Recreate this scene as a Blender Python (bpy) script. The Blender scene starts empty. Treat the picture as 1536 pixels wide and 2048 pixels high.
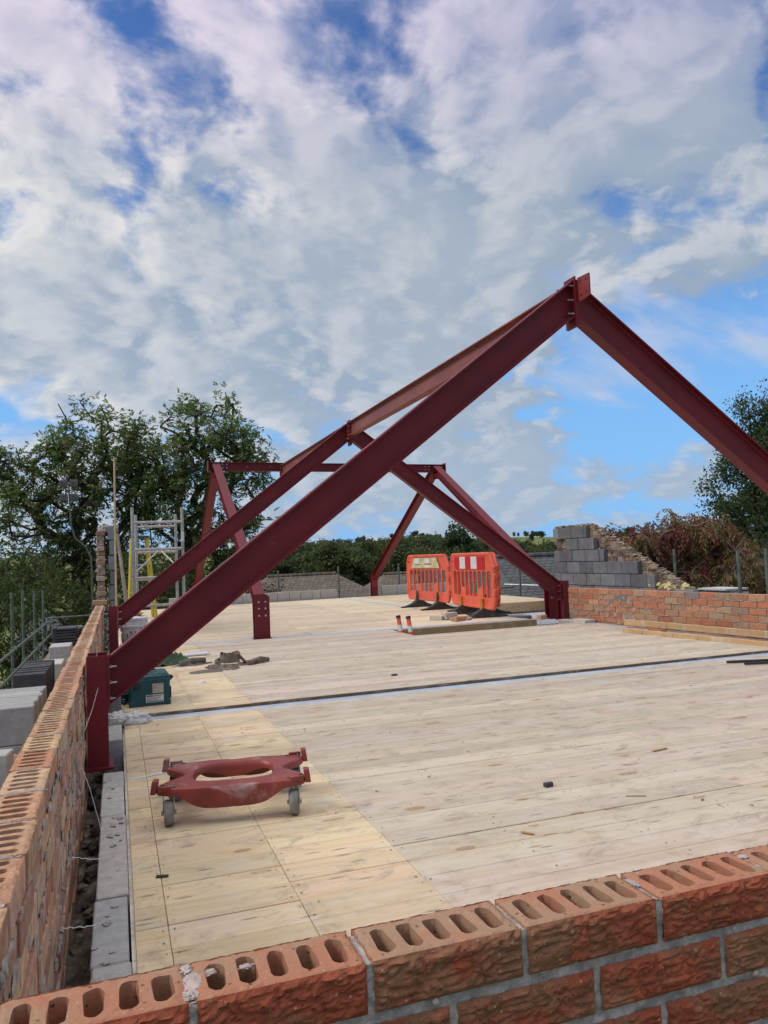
import bpy, bmesh, math, random
import numpy as np
from mathutils import Vector, Matrix, noise as mnoise
from mathutils.geometry import delaunay_2d_cdt
random.seed(7); rng = np.random.default_rng(7)
R = math.radians
S = bpy.context.scene
col = S.collection

# ------------------------------------------------------------------ camera
FPX, YAW, PITCH, ROLL, CAMH = 1544.53, 0.3362, 0.0558, -0.0418, 1.0601
cam = bpy.data.cameras.new('camera'); camo = bpy.data.objects.new('camera', cam); col.objects.link(camo)
fw = Vector((math.sin(YAW)*math.cos(PITCH), math.cos(YAW)*math.cos(PITCH), math.sin(PITCH)))
rt = Vector((math.cos(YAW), -math.sin(YAW), 0)); up = rt.cross(fw)
c_, s_ = math.cos(ROLL), math.sin(ROLL)
rt, up = c_*rt+s_*up, -s_*rt+c_*up
M = Matrix((rt, up, -fw)).transposed().to_4x4(); M.translation = (0, 0, CAMH)
camo.matrix_world = M
cam.sensor_fit = 'VERTICAL'; cam.sensor_height = 24; cam.lens = 24*FPX/2048
cam.clip_start = .05; cam.clip_end = 20000
S.camera = camo

# ------------------------------------------------------------------ light
SUN_DIR = Vector((-.78, .10, .62)).normalized()      # towards the sun, behind broken cloud
sun = bpy.data.lights.new('sun', 'SUN'); sun.energy = 1.5; sun.angle = R(20); sun.color = (1, .93, .84)
suno = bpy.data.objects.new('sun', sun); col.objects.link(suno)
suno.rotation_euler = SUN_DIR.to_track_quat('Z', 'Y').to_euler()
S.view_settings.view_transform = 'Standard'; S.view_settings.look = 'None'
S.view_settings.exposure = 0.1; S.view_settings.gamma = 1
S.cycles.max_bounces = 6; S.cycles.transparent_max_bounces = 12

class NT:
    """short node-tree writer"""
    def __init__(s, nt): s.nt = nt
    def n(s, typ, props=None, **ins):
        nd = s.nt.nodes.new(typ)
        for k, v in (props or {}).items(): setattr(nd, k, v)
        for k, v in ins.items():
            key = int(k[1:]) if k[0] == 'i' and k[1:].isdigit() else k.replace('_', ' ')
            s.put(nd.inputs[key], v)
        return nd
    def put(s, sock, v):
        if isinstance(v, bpy.types.NodeSocket): s.nt.links.new(v, sock)
        elif isinstance(v, bpy.types.Node): s.nt.links.new(v.outputs[0], sock)
        else: sock.default_value = v
    def math(s, op, a, b=0., c=0., clamp=False):
        nd = s.nt.nodes.new('ShaderNodeMath'); nd.operation = op; nd.use_clamp = clamp
        s.put(nd.inputs[0], a); s.put(nd.inputs[1], b); s.put(nd.inputs[2], c); return nd.outputs[0]
    def vmath(s, op, a, b=(0, 0, 0)):
        nd = s.nt.nodes.new('ShaderNodeVectorMath'); nd.operation = op
        s.put(nd.inputs[0], a); s.put(nd.inputs[1], b)
        return nd.outputs['Value'] if op in ('DOT_PRODUCT', 'LENGTH', 'DISTANCE') else nd.outputs[0]
    def smooth(s, v, a, b, o0=0., o1=1.):
        nd = s.n('ShaderNodeMapRange', {'interpolation_type': 'SMOOTHSTEP'})
        s.put(nd.inputs[0], v); nd.inputs[1].default_value = a; nd.inputs[2].default_value = b
        nd.inputs[3].default_value = o0; nd.inputs[4].default_value = o1; return nd.outputs[0]
    def mix(s, f, a, b, mode='MIX'):
        nd = s.n('ShaderNodeMix', {'data_type': 'RGBA', 'blend_type': mode})
        s.put(nd.inputs['Factor'], f)
        for nm, v in (('A', a), ('B', b)):
            sk = [i for i in nd.inputs if i.name == nm and i.type == 'RGBA'][0]
            if isinstance(v, tuple) and len(v) == 3: v = v+(1,)
            s.put(sk, v)
        return [o for o in nd.outputs if o.type == 'RGBA'][0]
    def noise(s, vec, scale=5., detail=4., rough=.55, dist=0., dim='3D'):
        nd = s.n('ShaderNodeTexNoise', {'noise_dimensions': dim})
        if vec is not None: s.put(nd.inputs['Vector'], vec)
        nd.inputs['Scale'].default_value = scale; nd.inputs['Detail'].default_value = detail
        nd.inputs['Roughness'].default_value = rough; nd.inputs['Distortion'].default_value = dist
        return nd.outputs[0]
    def scale(s, vec, sc):
        return s.vmath('MULTIPLY', vec, sc)

# ------------------------------------------------------------------ world: blue sky with broken cloud
W = bpy.data.worlds.new('World'); S.world = W; W.use_nodes = True
W.node_tree.nodes.clear(); w = NT(W.node_tree)
sky = w.n('ShaderNodeTexSky', {'sky_type': 'NISHITA'})
sky.sun_disc = False; sky.sun_elevation = math.asin(SUN_DIR.z); sky.sun_rotation = math.atan2(SUN_DIR.x, SUN_DIR.y)
sky.air_density = 1.0; sky.dust_density = .6; sky.ozone_density = 2.5
tc = w.n('ShaderNodeTexCoord'); D = tc.outputs['Generated']
sep = w.n('ShaderNodeSeparateXYZ', None, Vector=D)
zc = w.math('ADD', w.math('MAXIMUM', sep.outputs[2], 0.0), .40)
P = w.n('ShaderNodeCombineXYZ', None, X=w.math('DIVIDE', sep.outputs[0], zc), Y=w.math('DIVIDE', sep.outputs[1], zc), Z=1.7).outputs[0]
def vwarp(v, sc, amt, det=3.):
    wn = w.n('ShaderNodeTexNoise', None, Vector=v, Scale=sc, Detail=det).outputs['Color']
    o = w.vmath('SCALE', w.vmath('SUBTRACT', wn, (.5, .5, .5))); o.node.inputs['Scale'].default_value = amt
    return w.vmath('ADD', v, o)
Pw = vwarp(vwarp(P, 2.0, .16), 8., .03)
toS = Vector((SUN_DIR.x, SUN_DIR.y, 0)).normalized()*.036
n0 = w.noise(Pw, 1.5, 3, .5)
n1 = w.noise(Pw, 7.2, 8, .54, .1)
n2 = w.noise(w.vmath('ADD', Pw, tuple(toS)), 7.2, 6, .51, .1)
# (azimuth deg from +Y clockwise, elevation deg, radius deg, strength): clear gaps < 0, thick cloud > 0
def AD(az, el): return (math.sin(R(az))*math.cos(R(el)), math.cos(R(az))*math.cos(R(el)), math.sin(R(el)))
SKYSPOTS = [(-1.3, 32.7, 3.5, -.18), (0.6, 27.1, 4.2, -.36), (4.2, 31.2, 3.5, -.22), (7.4, 31.4, 3, -.18), (3.4, 35.5, 3.5, -.2), (19.5, 31.6, 4., -.30), (18.0, 30.0, 3, -.12), (14, 33, 4, .14), (27, 34, 5, .12), (9.5, 36, 3, .12), (13.7, 36.3, 4, -.15), (-6.5, 10.4, 4, -.30), (40., 12.6, 6.5, -.36), (46, 12.5, 7, -.32), (36.4, 10.3, 6, -.27), (31.8, 10.7, 5, -.22), (36.8, 5.8, 5, -.24), (43, 20.5, 6, .16), (38.3, 24.4, 3, -.14), (13.5, 25.6, 3, -.2), (9, 26.5, 3, -.16),
            (27.9, 4.4, 5, .22), (33.3, 4.8, 4, .12), (40, 6, 3, .14), (11, 17., 15, .20), (24, 17, 9, .12), (-4, 14, 8, .12), (26, 23.3, 13, .16), (40, 30.7, 13, .18), (-2.7, 28.4, 4, .14), (-6, 34, 5, .16), (2, 23.5, 3, -.22), (9.5, 28.5, 2.5, -.18), (-5.5, 24, 3, -.14), (12.6, 29.5, 5, .12), (-4, 20, 9, .12)]
Dw = vwarp(vwarp(D, 15., .10, 5.), 6., .22)
bias = None
for az, el, rad, st in SKYSPOTS:
    d = w.vmath('DISTANCE', Dw, AD(az, el))
    b = w.smooth(d, R(rad)*1.7, 0., 0, st)
    bias = b if bias is None else w.math('ADD', bias, b)
cov = w.math('ADD', w.math('ADD', w.math('MULTIPLY_ADD', w.math('SUBTRACT', n1, .5), 1.7, .09), w.math('MULTIPLY', w.math('SUBTRACT', n0, .5), .8)), bias)
mask = w.smooth(cov, -.22, .16)
thick = w.smooth(cov, .10, .46)
lit = w.math('MULTIPLY_ADD', w.math('SUBTRACT', n1, n2), 4.6, .44, clamp=True)
lit2 = w.math('MULTIPLY_ADD', w.math('SUBTRACT', n0, .5), -.8, lit, clamp=True)
# clouds on the sun's side (left) are whiter, those to the right and low down greyer
side = w.smooth(w.vmath('DOT_PRODUCT', D, tuple(SUN_DIR)), -.35, .75)
lit3 = w.math('ADD', lit2, w.math('MULTIPLY_ADD', side, .95, -.50), clamp=True)
ccol = w.mix(lit3, (.31, .385, .49), (.75, .735, .725))
ccol = w.mix(w.math('MULTIPLY', thick, .55), ccol, (.41, .465, .535))
hor = w.smooth(sep.outputs[2], .0, .30)
ccol = w.mix(hor, w.mix(.55, ccol, (.40, .50, .63)), ccol)
topl = w.smooth(sep.outputs[2], .40, .60)
ccol = w.mix(topl, ccol, w.mix(1., ccol, (.98, .90, 1.06), 'MULTIPLY'))
zen = w.smooth(sep.outputs[2], .66, .95)                     # unseen glow added overhead, above the frame, to brighten the deck
ccol = w.mix(zen, ccol, (1.75, 1.68, 1.56))
mask = w.math('MAXIMUM', mask, w.math('MULTIPLY', zen, .85))
skyc = w.vmath('SCALE', sky.outputs[0]); skyc.node.inputs['Scale'].default_value = .115
skyc = w.mix(1., skyc, (.55, .80, 1.18), 'MULTIPLY')
skyc = w.mix(w.smooth(sep.outputs[2], .08, .50, .85, 0.), skyc, (.23, .50, .88))
# thin lavender streaks lying across the clear lower sky
Q = w.scale(vwarp(P, 3., .12), (1.25, 2.6, 1.)); n3 = w.noise(Q, 1.5, 7, .55, .3)
low = w.math('MULTIPLY', w.smooth(sep.outputs[2], .03, .10), w.smooth(sep.outputs[2], .46, .26))
streak = w.math('MULTIPLY', w.smooth(n3, .46, .66), w.math('MULTIPLY', low, .72))
skyc = w.mix(streak, skyc, w.mix(n1, (.36, .44, .60), (.66, .68, .76)))
fin = w.mix(w.math('MULTIPLY', mask, .95), skyc, ccol)
bg = w.n('ShaderNodeBackground', None, Color=fin, Strength=1.)
out = w.n('ShaderNodeOutputWorld', None, Surface=bg)

# ------------------------------------------------------------------ materials
def new_mat(name):
    m = bpy.data.materials.new(name); m.use_nodes = True; nt = m.node_tree
    b = nt.nodes['Principled BSDF']; return m, NT(nt), b
def tint_attr(t): return t.n('ShaderNodeAttribute', {'attribute_name': 'tint'})
def position(t): return t.n('ShaderNodeNewGeometry').outputs['Position']
def objco(t): return t.n('ShaderNodeTexCoord').outputs['Object']
def bump(t, b, h, strength=.3, dist=.01):
    bp = t.n('ShaderNodeBump', None, Height=h); bp.inputs['Strength'].default_value = strength
    bp.inputs['Distance'].default_value = dist; t.put(b.inputs['Normal'], bp.outputs[0])

def simple(name, c, rough=.6, metal=0., var=.25, scale=8., bmp=.15, dirt=None, spec=.5, bscale=None):
    m, t, b = new_mat(name); p = position(t)
    n = t.noise(p, scale, 6, .6)
    c = tuple(c)
    lo = tuple(x*(1-var) for x in c); hi = tuple(min(1, x*(1+var)) for x in c)
    cc = t.mix(t.smooth(n, .3, .7), lo, hi)
    if dirt:
        d = t.smooth(t.noise(p, scale*.5, 8, .7, .5), .52, .68)
        cc = t.mix(t.math('MULTIPLY', d, dirt[1]), cc, dirt[0])
    t.put(b.inputs['Base Color'], cc)
    b.inputs['Roughness'].default_value = rough; b.inputs['Metallic'].default_value = metal
    b.inputs['Specular IOR Level'].default_value = spec
    if bmp: bump(t, b, t.noise(p, bscale or scale*6, 5, .65), bmp, .004)
    return m

def tinted(name, rough=.85, var=.3, scale=30., bmp=.4, bdist=.004, spots=None, spec=.3, blot=None):
    """base colour carried per brick/block in the 'tint' attribute, varied by noise"""
    m, t, b = new_mat(name); p = position(t); a = tint_attr(t).outputs[0]
    n = t.noise(p, scale, 8, .65)
    cc = t.mix(t.smooth(n, .25, .75), t.mix(1., a, (1-var,)*3, 'MULTIPLY'), t.mix(1., a, (1+var,)*3, 'MULTIPLY'))
    if blot:
        f = t.smooth(t.noise(p, blot[1], 6, .6, .6), blot[2], blot[3])
        cc = t.mix(t.math('MULTIPLY', f, blot[4]), cc, blot[0])
    if spots:
        v = t.n('ShaderNodeTexVoronoi', None, Vector=p, Scale=spots[1])
        f = t.smooth(v.outputs['Distance'], .14, .26, 1, 0)
        cc = t.mix(t.math('MULTIPLY', f, spots[2]), cc, spots[0])
    t.put(b.inputs['Base Color'], cc); b.inputs['Roughness'].default_value = rough
    b.inputs['Specular IOR Level'].default_value = spec
    bump(t, b, t.noise(p, scale*4, 8, .7), bmp, bdist)
    return m

def wood_mat(name, dark=(.30, .19, .10), along='X', rough=.7, knots=1., grey=None):
    """softwood boards; tint rgb = board colour, alpha-free; 'seed' attribute moves the pattern per board"""
    m, t, b = new_mat(name); p = position(t)
    a = tint_attr(t).outputs[0]
    sd = t.n('ShaderNodeAttribute', {'attribute_name': 'seed'}).outputs['Vector']
    q = t.vmath('ADD', p, t.scale(sd, (37., 3., 19.)))
    sx = (1, 1, 1) if along == 'X' else (1, 1, 1)
    # knots
    kv = t.scale(q, (2.6, 6.2, 6.2) if along == 'X' else (6.2, 2.6, 6.2))
    wv = t.n('ShaderNodeTexNoise', None, Vector=kv, Scale=3., Detail=2.).outputs['Color']
    kv2 = t.vmath('ADD', kv, t.scale(wv, (.16, .16, .16)))
    vo = t.n('ShaderNodeTexVoronoi', {'voronoi_dimensions': '2D'}, Vector=kv2, Scale=1.)
    dist = vo.outputs['Distance']
    rnd = t.n('ShaderNodeSeparateColor', None, Color=vo.outputs['Color'])
    exist = t.smooth(rnd.outputs[0], .70, .74)
    size = t.math('MULTIPLY_ADD', rnd.outputs[1], .10, .045)
    kd = t.math('DIVIDE', dist, size)
    knot = t.math('MULTIPLY', t.smooth(kd, .75, 1.15, 1, 0), exist)
    halo = t.math('MULTIPLY', t.smooth(kd, .9, 3.6, 1, 0), exist)
    ring = t.math('MULTIPLY', t.math('MULTIPLY_ADD', t.math('SINE', t.math('MULTIPLY', kd, 11.)), .5, .5), knot)
    # grain, bent round the knots
    gq = t.vmath('ADD', t.scale(q, (1.1, 30., 30.) if along == 'X' else (30., 1.1, 30.)), t.n('ShaderNodeCombineXYZ', None, X=0., Y=t.math('MULTIPLY', halo, 1.1), Z=0.).outputs[0])
    g1 = t.noise(gq, 1., 7, .62, .6)
    g2 = t.noise(t.scale(q, (2.2, 90., 90.) if along == 'X' else (90., 2.2, 90.)), 1., 4, .6)
    big = t.noise(t.scale(q, (.9, 5., 5.)), 1., 5, .6, .4)
    cc = t.mix(t.smooth(g1, .35, .75), a, t.mix(1., a, (.88, .81, .72), 'MULTIPLY'))
    cc = t.mix(t.math('MULTIPLY', t.smooth(g2, .5, .8), .35), cc, t.mix(1., a, (.74, .64, .54), 'MULTIPLY'))
    cc = t.mix(t.math('MULTIPLY', t.smooth(big, .5, .75), .30), cc, t.mix(1., a, (.86, .82, .80), 'MULTIPLY'))
    cc = t.mix(t.math('MULTIPLY', halo, .24*knots), cc, t.mix(1., a, (.78, .60, .40), 'MULTIPLY'))
    cc = t.mix(t.math('MULTIPLY', knot, .62*knots), cc, t.mix(ring, (.36, .22, .11), (.20, .11, .055)))
    # boot marks, damp stains, mortar dust
    st = t.smooth(t.noise(t.scale(p, (1., 1.5, 1.)), 4.6, 11, .80, .6), .48, .66)
    cc = t.mix(t.math('MULTIPLY', st, .70), cc, (.33, .265, .205))
    du = t.smooth(t.noise(t.scale(t.vmath('ADD', p, (7., 3., 0.)), (1., 1.7, 1.)), 3.6, 9, .72, .5), .49, .68)
    cc = t.mix(t.math('MULTIPLY', du, .42), cc, (.66, .61, .54))
    sp = t.n('ShaderNodeTexVoronoi', {'voronoi_dimensions': '2D'}, Vector=t.scale(p, (4.2, 21., 9.)), Scale=1.)
    spr = t.n('ShaderNodeSeparateColor', None, Color=sp.outputs['Color'])
    spm = t.math('MULTIPLY', t.smooth(sp.outputs['Distance'], .04, .19, 1, 0), t.smooth(spr.outputs[2], .80, .84))
    cc = t.mix(t.math('MULTIPLY', spm, .58), cc, (.10, .075, .06))
    t.put(b.inputs['Base Color'], cc); b.inputs['Roughness'].default_value = rough
    b.inputs['Specular IOR Level'].default_value = .3
    bump(t, b, t.math('ADD', g1, t.math('MULTIPLY', g2, .5)), .25, .002)
    return m

def steel_paint(name, c=(.135, .017, .026)):
    m, t, b = new_mat(name); p = position(t)
    n = t.noise(p, 2.2, 7, .6, .4); f = t.noise(p, 60, 3, .5)
    cc = t.mix(t.smooth(n, .3, .72), tuple(x*.82 for x in c), tuple(x*1.22 for x in c))
    sc = t.smooth(t.noise(t.scale(p, (3., 3., 9.)), 3., 9, .75, .4), .60, .74)
    cc = t.mix(t.math('MULTIPLY', sc, .50), cc, (.32, .13, .11))
    ch = t.smooth(t.noise(t.scale(p, (2., 2., 26.)), 3., 8, .8, .6), .66, .72)
    cc = t.mix(t.math('MULTIPLY', ch, .22), cc, (.42, .30, .28))
    dr = t.smooth(t.noise(p, 9., 8, .75, 1.), .63, .70)
    cc = t.mix(t.math('MULTIPLY', dr, .45), cc, (.07, .012, .012))
    t.put(b.inputs['Base Color'], cc)
    t.put(b.inputs['Roughness'], t.math('MULTIPLY_ADD', n, .3, .34))
    b.inputs['Specular IOR Level'].default_value = .32
    bump(t, b, f, .12, .001)
    return m

def leaf_mat(name, rough=.55, tr=.40):
    m, t, b = new_mat(name); a = tint_attr(t).outputs[0]
    t.put(b.inputs['Base Color'], a); b.inputs['Roughness'].default_value = rough
    b.inputs['Specular IOR Level'].default_value = .35
    tl = t.n('ShaderNodeBsdfTranslucent', None, Color=t.mix(1., a, (1.3, 1.5, .7), 'MULTIPLY'))
    mx = t.n('ShaderNodeMixShader', None, i0=tr, i1=b.outputs[0], i2=tl.outputs[0])
    t.put(t.nt.nodes['Material Output'].inputs[0], mx.outputs[0]); return m

MAT = {}
MAT['board'] = wood_mat('board_wood')
MAT['timber'] = wood_mat('timber_wood', along='Y', rough=.75)
MAT['timber_x'] = wood_mat('joist_wood', along='X', rough=.75)
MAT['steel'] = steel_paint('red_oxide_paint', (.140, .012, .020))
MAT['steel_lit'] = steel_paint('lit_red_oxide', (.235, .070, .062))  # paler copy of the frame paint: side light on ridge webs put into colour
MAT['plate'] = steel_paint('red_oxide_plate', (.20, .030, .030))
MAT['bolt'] = simple('zinc_bolt', (.5, .5, .52), .35, .9, .2, 40, .1)
MAT['brickface'] = None
MAT['brick'] = tinted('fired_brick', var=.28, scale=38, bmp=.6, bdist=.003, spots=((.62, .50, .38), 130, .5), blot=((.42, .30, .20), 9., .55, .75, .45))
MAT['brick_in'] = tinted('brick_back', var=.35, scale=24, bmp=.7, bdist=.005, blot=((.46, .43, .40), 6.5, .52, .66, .75))
MAT['mortar'] = simple('mortar', (.43, .39, .365), .95, 0, .3, 45, .8, ((.29, .255, .24), .6), .2)
MAT['mortar_pale'] = simple('pale_mortar', (.36, .315, .28), .95, 0, .25, 22, .7, ((.25, .21, .18), .6), .2)
MAT['coping'] = simple('weathered_mortar', (.33, .27, .20), .95, 0, .35, 12, .9, ((.20, .16, .12), .7), .2)
MAT['darkmetal'] = simple('dark_grey_metal', (.12, .125, .125), .55, .4, .25, 14, .1)
MAT['block'] = tinted('concrete_block', var=.16, scale=26, bmp=.6, bdist=.003, spots=((.30, .29, .28), 190, .5))
MAT['aerated'] = tinted('dark_block', var=.22, scale=9, bmp=.4, bdist=.003, blot=((.08, .085, .09), 3., .55, .75, .6))
MAT['stone'] = tinted('rubble_stone', var=.35, scale=14, bmp=.8, bdist=.012)
MAT['galv'] = simple('galvanised_tube', (.36, .40, .39), .48, .55, .25, 14, .1, ((.22, .20, .17), .5))
MAT['galv_dark'] = simple('weathered_green_grey_tube', (.11, .14, .12), .6, .3, .35, 10, .1, ((.20, .20, .17), .5))
MAT['alloy'] = simple('alloy_tube', (.42, .42, .41), .45, .6, .2, 20, .1, ((.5, .48, .45), .6))
MAT['flange'] = simple('grey_primer_steel', (.46, .53, .62), .5, .2, .15, 6, .1, ((.62, .62, .60), .6))
MAT['orange'] = simple('orange_plastic', (.72, .115, .062), .45, 0, .14, 4, .05, ((.50, .16, .09), .5))
MAT['rubber'] = simple('black_rubber', (.045, .045, .045), .75, 0, .3, 20, .25, ((.16, .15, .14), .5))
MAT['signred'] = simple('red_sheeting', (.55, .015, .035), .35, 0, .1, 10, 0)
MAT['signwhite'] = simple('white_sheeting', (.70, .70, .67), .4, 0, .1, 14, 0, ((.45, .45, .40), .5))
MAT['signworn'] = simple('worn_yellow_sheeting', (.52, .48, .26), .6, 0, .25, 14, .1, ((.66, .66, .60), .8))
MAT['yellow'] = simple('yellow_fibreglass', (.46, .37, .03), .4, 0, .15, 10, .05)
MAT['dollyred'] = simple('scuffed_red_plastic', (.235, .042, .032), .42, 0, .2, 9, .12, ((.40, .30, .29), .75))
MAT['wheel'] = simple('grey_tyre', (.20, .20, .18), .7, 0, .25, 30, .2, ((.32, .30, .26), .6))
MAT['teal'] = simple('teal_plastic', (.003, .062, .075), .45, 0, .12, 12, .08, ((.05, .14, .15), .4))
MAT['black'] = simple('black_plastic', (.018, .018, .02), .5, 0, .3, 20, .1)
MAT['label'] = simple('printed_label', (.62, .63, .62), .5, 0, .08, 60, 0, ((.45, .46, .46), .4))
MAT['labelbrown'] = simple('scuffed_paper_label', (.40, .34, .29), .7, 0, .2, 50, 0, ((.58, .55, .50), .8))
MAT['whitepl'] = simple('white_plastic', (.60, .61, .64), .45, 0, .08, 8, .05, ((.45, .42, .42), .5))
MAT['paintred'] = simple('red_paint_splash', (.22, .02, .025), .4, 0, .2, 20, 0)
MAT['slate'] = simple('dark_concrete_tile', (.055, .058, .065), .8, 0, .3, 9, .3)
MAT['green_cloth'] = simple('green_cloth', (.055, .10, .05), .95, 0, .35, 30, .4)
MAT['brown_cloth'] = simple('brown_leather', (.14, .11, .085), .85, 0, .4, 18, .4, ((.24, .20, .16), .6))
MAT['grey_cloth'] = simple('grey_cloth', (.13, .12, .11), .9, 0, .3, 18, .4)
MAT['blue_cloth'] = simple('blue_lining', (.03, .05, .16), .9, 0, .3, 18, .3)
MAT['bark'] = simple('bark', (.055, .042, .032), .95, 0, .4, 12, .6)
MAT['bark_pale'] = simple('pale_bark', (.14, .11, .085), .9, 0, .3, 12, .4)
MAT['leaf'] = leaf_mat('tree_leaf')
MAT['soil'] = simple('cavity_rubble', (.11, .095, .08), .95, 0, .7, 11, .9, ((.30, .27, .24), .9))
MAT['wire'] = simple('stainless_wire', (.66, .66, .64), .35, .7, .1, 20, 0)
MAT['insul'] = simple('yellow_foam', (.55, .47, .22), .9, 0, .3, 30, .8)
MAT['renderw'] = simple('house_render', (.55, .53, .48), .9, 0, .15, 4, .2)
MAT['housebrick'] = simple('house_brick', (.27, .15, .10), .9, 0, .3, 8, .3)
MAT['glass_dark'] = simple('dark_glass', (.02, .025, .03), .1, 0, .1, 3, 0)
MAT['ochre'] = simple('new_brick_end', (.50, .27, .15), .9, 0, .2, 30, .3)

def film():
    m, t, b = new_mat('clear_film')
    b.inputs['Base Color'].default_value = (.8, .82, .84, 1); b.inputs['Roughness'].default_value = .18
    tr = t.n('ShaderNodeBsdfTransparent')
    mx = t.n('ShaderNodeMixShader', None, i0=.5, i1=tr.outputs[0], i2=b.outputs[0])
    t.put(t.nt.nodes['Material Output'].inputs[0], mx.outputs[0]); return m
MAT['film'] = film()

def rug_face():
    """rusticated brick face: red body burnt brown in patches, sandy specks"""
    m, t, b = new_mat('rustic_brick_face'); p = position(t); a = tint_attr(t)
    sepc = t.n('ShaderNodeSeparateColor', None, Color=a.outputs[0])     # r = brown bias of this brick, g = face(1)/top(0)
    n = t.noise(t.scale(p, (6., 6., 7.)), 1.6, 6, .6, .6)
    f = t.math('MULTIPLY', t.smooth(t.math('ADD', n, sepc.outputs[0]), .47, .66), .85)
    fine = t.noise(p, 70, 8, .7)
    red = t.mix(fine, (.24, .052, .026), (.48, .135, .072))
    brn = t.mix(fine, (.19, .095, .052), (.37, .20, .115))
    face = t.mix(f, red, brn); face = t.mix(t.smooth(t.noise(p, 26, 6, .7), .48, .72), face, t.mix(1., face, (1.45, 1.35, 1.25), 'MULTIPLY'))
    crack = t.smooth(t.noise(t.scale(p, (14., 14., 30.)), 1.5, 7, .7, 1.2), .36, .47, 1, 0)
    face = t.mix(t.math('MULTIPLY', crack, .42), face, (.06, .022, .014))
    top = t.mix(t.smooth(t.math('ADD', n, sepc.outputs[0]), .44, .66), (.47, .21, .125), (.42, .26, .165))
    top = t.mix(t.math('MULTIPLY', t.smooth(fine, .5, .75), .5), top, (.50, .30, .19))
    cc = t.mix(sepc.outputs[1], top, face)
    v = t.n('ShaderNodeTexVoronoi', None, Vector=p, Scale=95.)
    vs = t.n('ShaderNodeSeparateColor', None, Color=v.outputs['Color'])
    sp = t.math('MULTIPLY', t.smooth(v.outputs['Distance'], .10, .22, 1, 0), t.smooth(vs.outputs[0], .72, .76))
    cc = t.mix(t.math('MULTIPLY', sp, .7), cc, (.56, .42, .28))
    pit = t.math('MULTIPLY', t.smooth(v.outputs['Distance'], .12, .30, 1, 0), t.smooth(vs.outputs[1], .80, .84))
    cc = t.mix(t.math('MULTIPLY', pit, .6), cc, (.10, .05, .035))
    t.put(b.inputs['Base Color'], cc); b.inputs['Roughness'].default_value = .9
    b.inputs['Specular IOR Level'].default_value = .25
    bump(t, b, t.math('ADD', t.noise(p, 120, 8, .75), t.math('MULTIPLY', pit, -.8)), .95, .004)
    return m
MAT['rug'] = rug_face()

def tile_mat(name, c1, c2, ax=(0, 0, 1), rows=9., cols=5.):
    m, t, b = new_mat(name); p = objco(t)
    br = t.n('ShaderNodeTexBrick', {'offset': .5}, Vector=p, Color1=c1+(1,), Color2=c2+(1,), Mortar=tuple(x*.35 for x in c1)+(1,))
    br.inputs['Scale'].default_value = 1.; br.inputs['Mortar Size'].default_value = .018
    br.inputs['Brick Width'].default_value = 1/cols; br.inputs['Row Height'].default_value = 1/rows
    n = t.noise(p, 1.5, 6, .6)
    cc = t.mix(t.smooth(n, .35, .7), br.outputs[0], t.mix(1., br.outputs[0], (.7, .72, .68), 'MULTIPLY'))
    t.put(b.inputs['Base Color'], cc); b.inputs['Roughness'].default_value = .85
    bump(t, b, br.outputs['Fac'], -.6, .02); return m
MAT['rooftile'] = tile_mat('brown_roof_tile', (.135, .105, .085), (.19, .15, .12), rows=3.2, cols=3.3)
MAT['roofslate'] = tile_mat('grey_roof_tile', (.085, .09, .10), (.13, .135, .14), rows=5.5, cols=3.3)

def ground_mat():
    m, t, b = new_mat('grass_ground'); p = position(t)
    n = t.noise(p, .012, 5, .6); f = t.noise(p, .4, 6, .7)
    v = t.n('ShaderNodeTexVoronoi', None, Vector=t.vmath('ADD', p, t.scale(t.n('ShaderNodeTexNoise', None, Vector=p, Scale=.004).outputs['Color'], (90., 90., 0.))), Scale=.006)
    fld = t.mix(.6, v.outputs['Color'], (.5, .5, .5))
    g = t.mix(t.n('ShaderNodeSeparateColor', None, Color=v.outputs['Color']).outputs[0], (.11, .145, .045), (.22, .235, .085))
    cc = t.mix(t.smooth(f, .3, .7), t.mix(1., g, (.8, .8, .8), 'MULTIPLY'), g)
    cc = t.mix(t.smooth(n, .55, .62), cc, (.05, .07, .025))
    t.put(b.inputs['Base Color'], cc); b.inputs['Roughness'].default_value = 1.
    b.inputs['Specular IOR Level'].default_value = .1; return m
MAT['ground'] = ground_mat()

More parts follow.
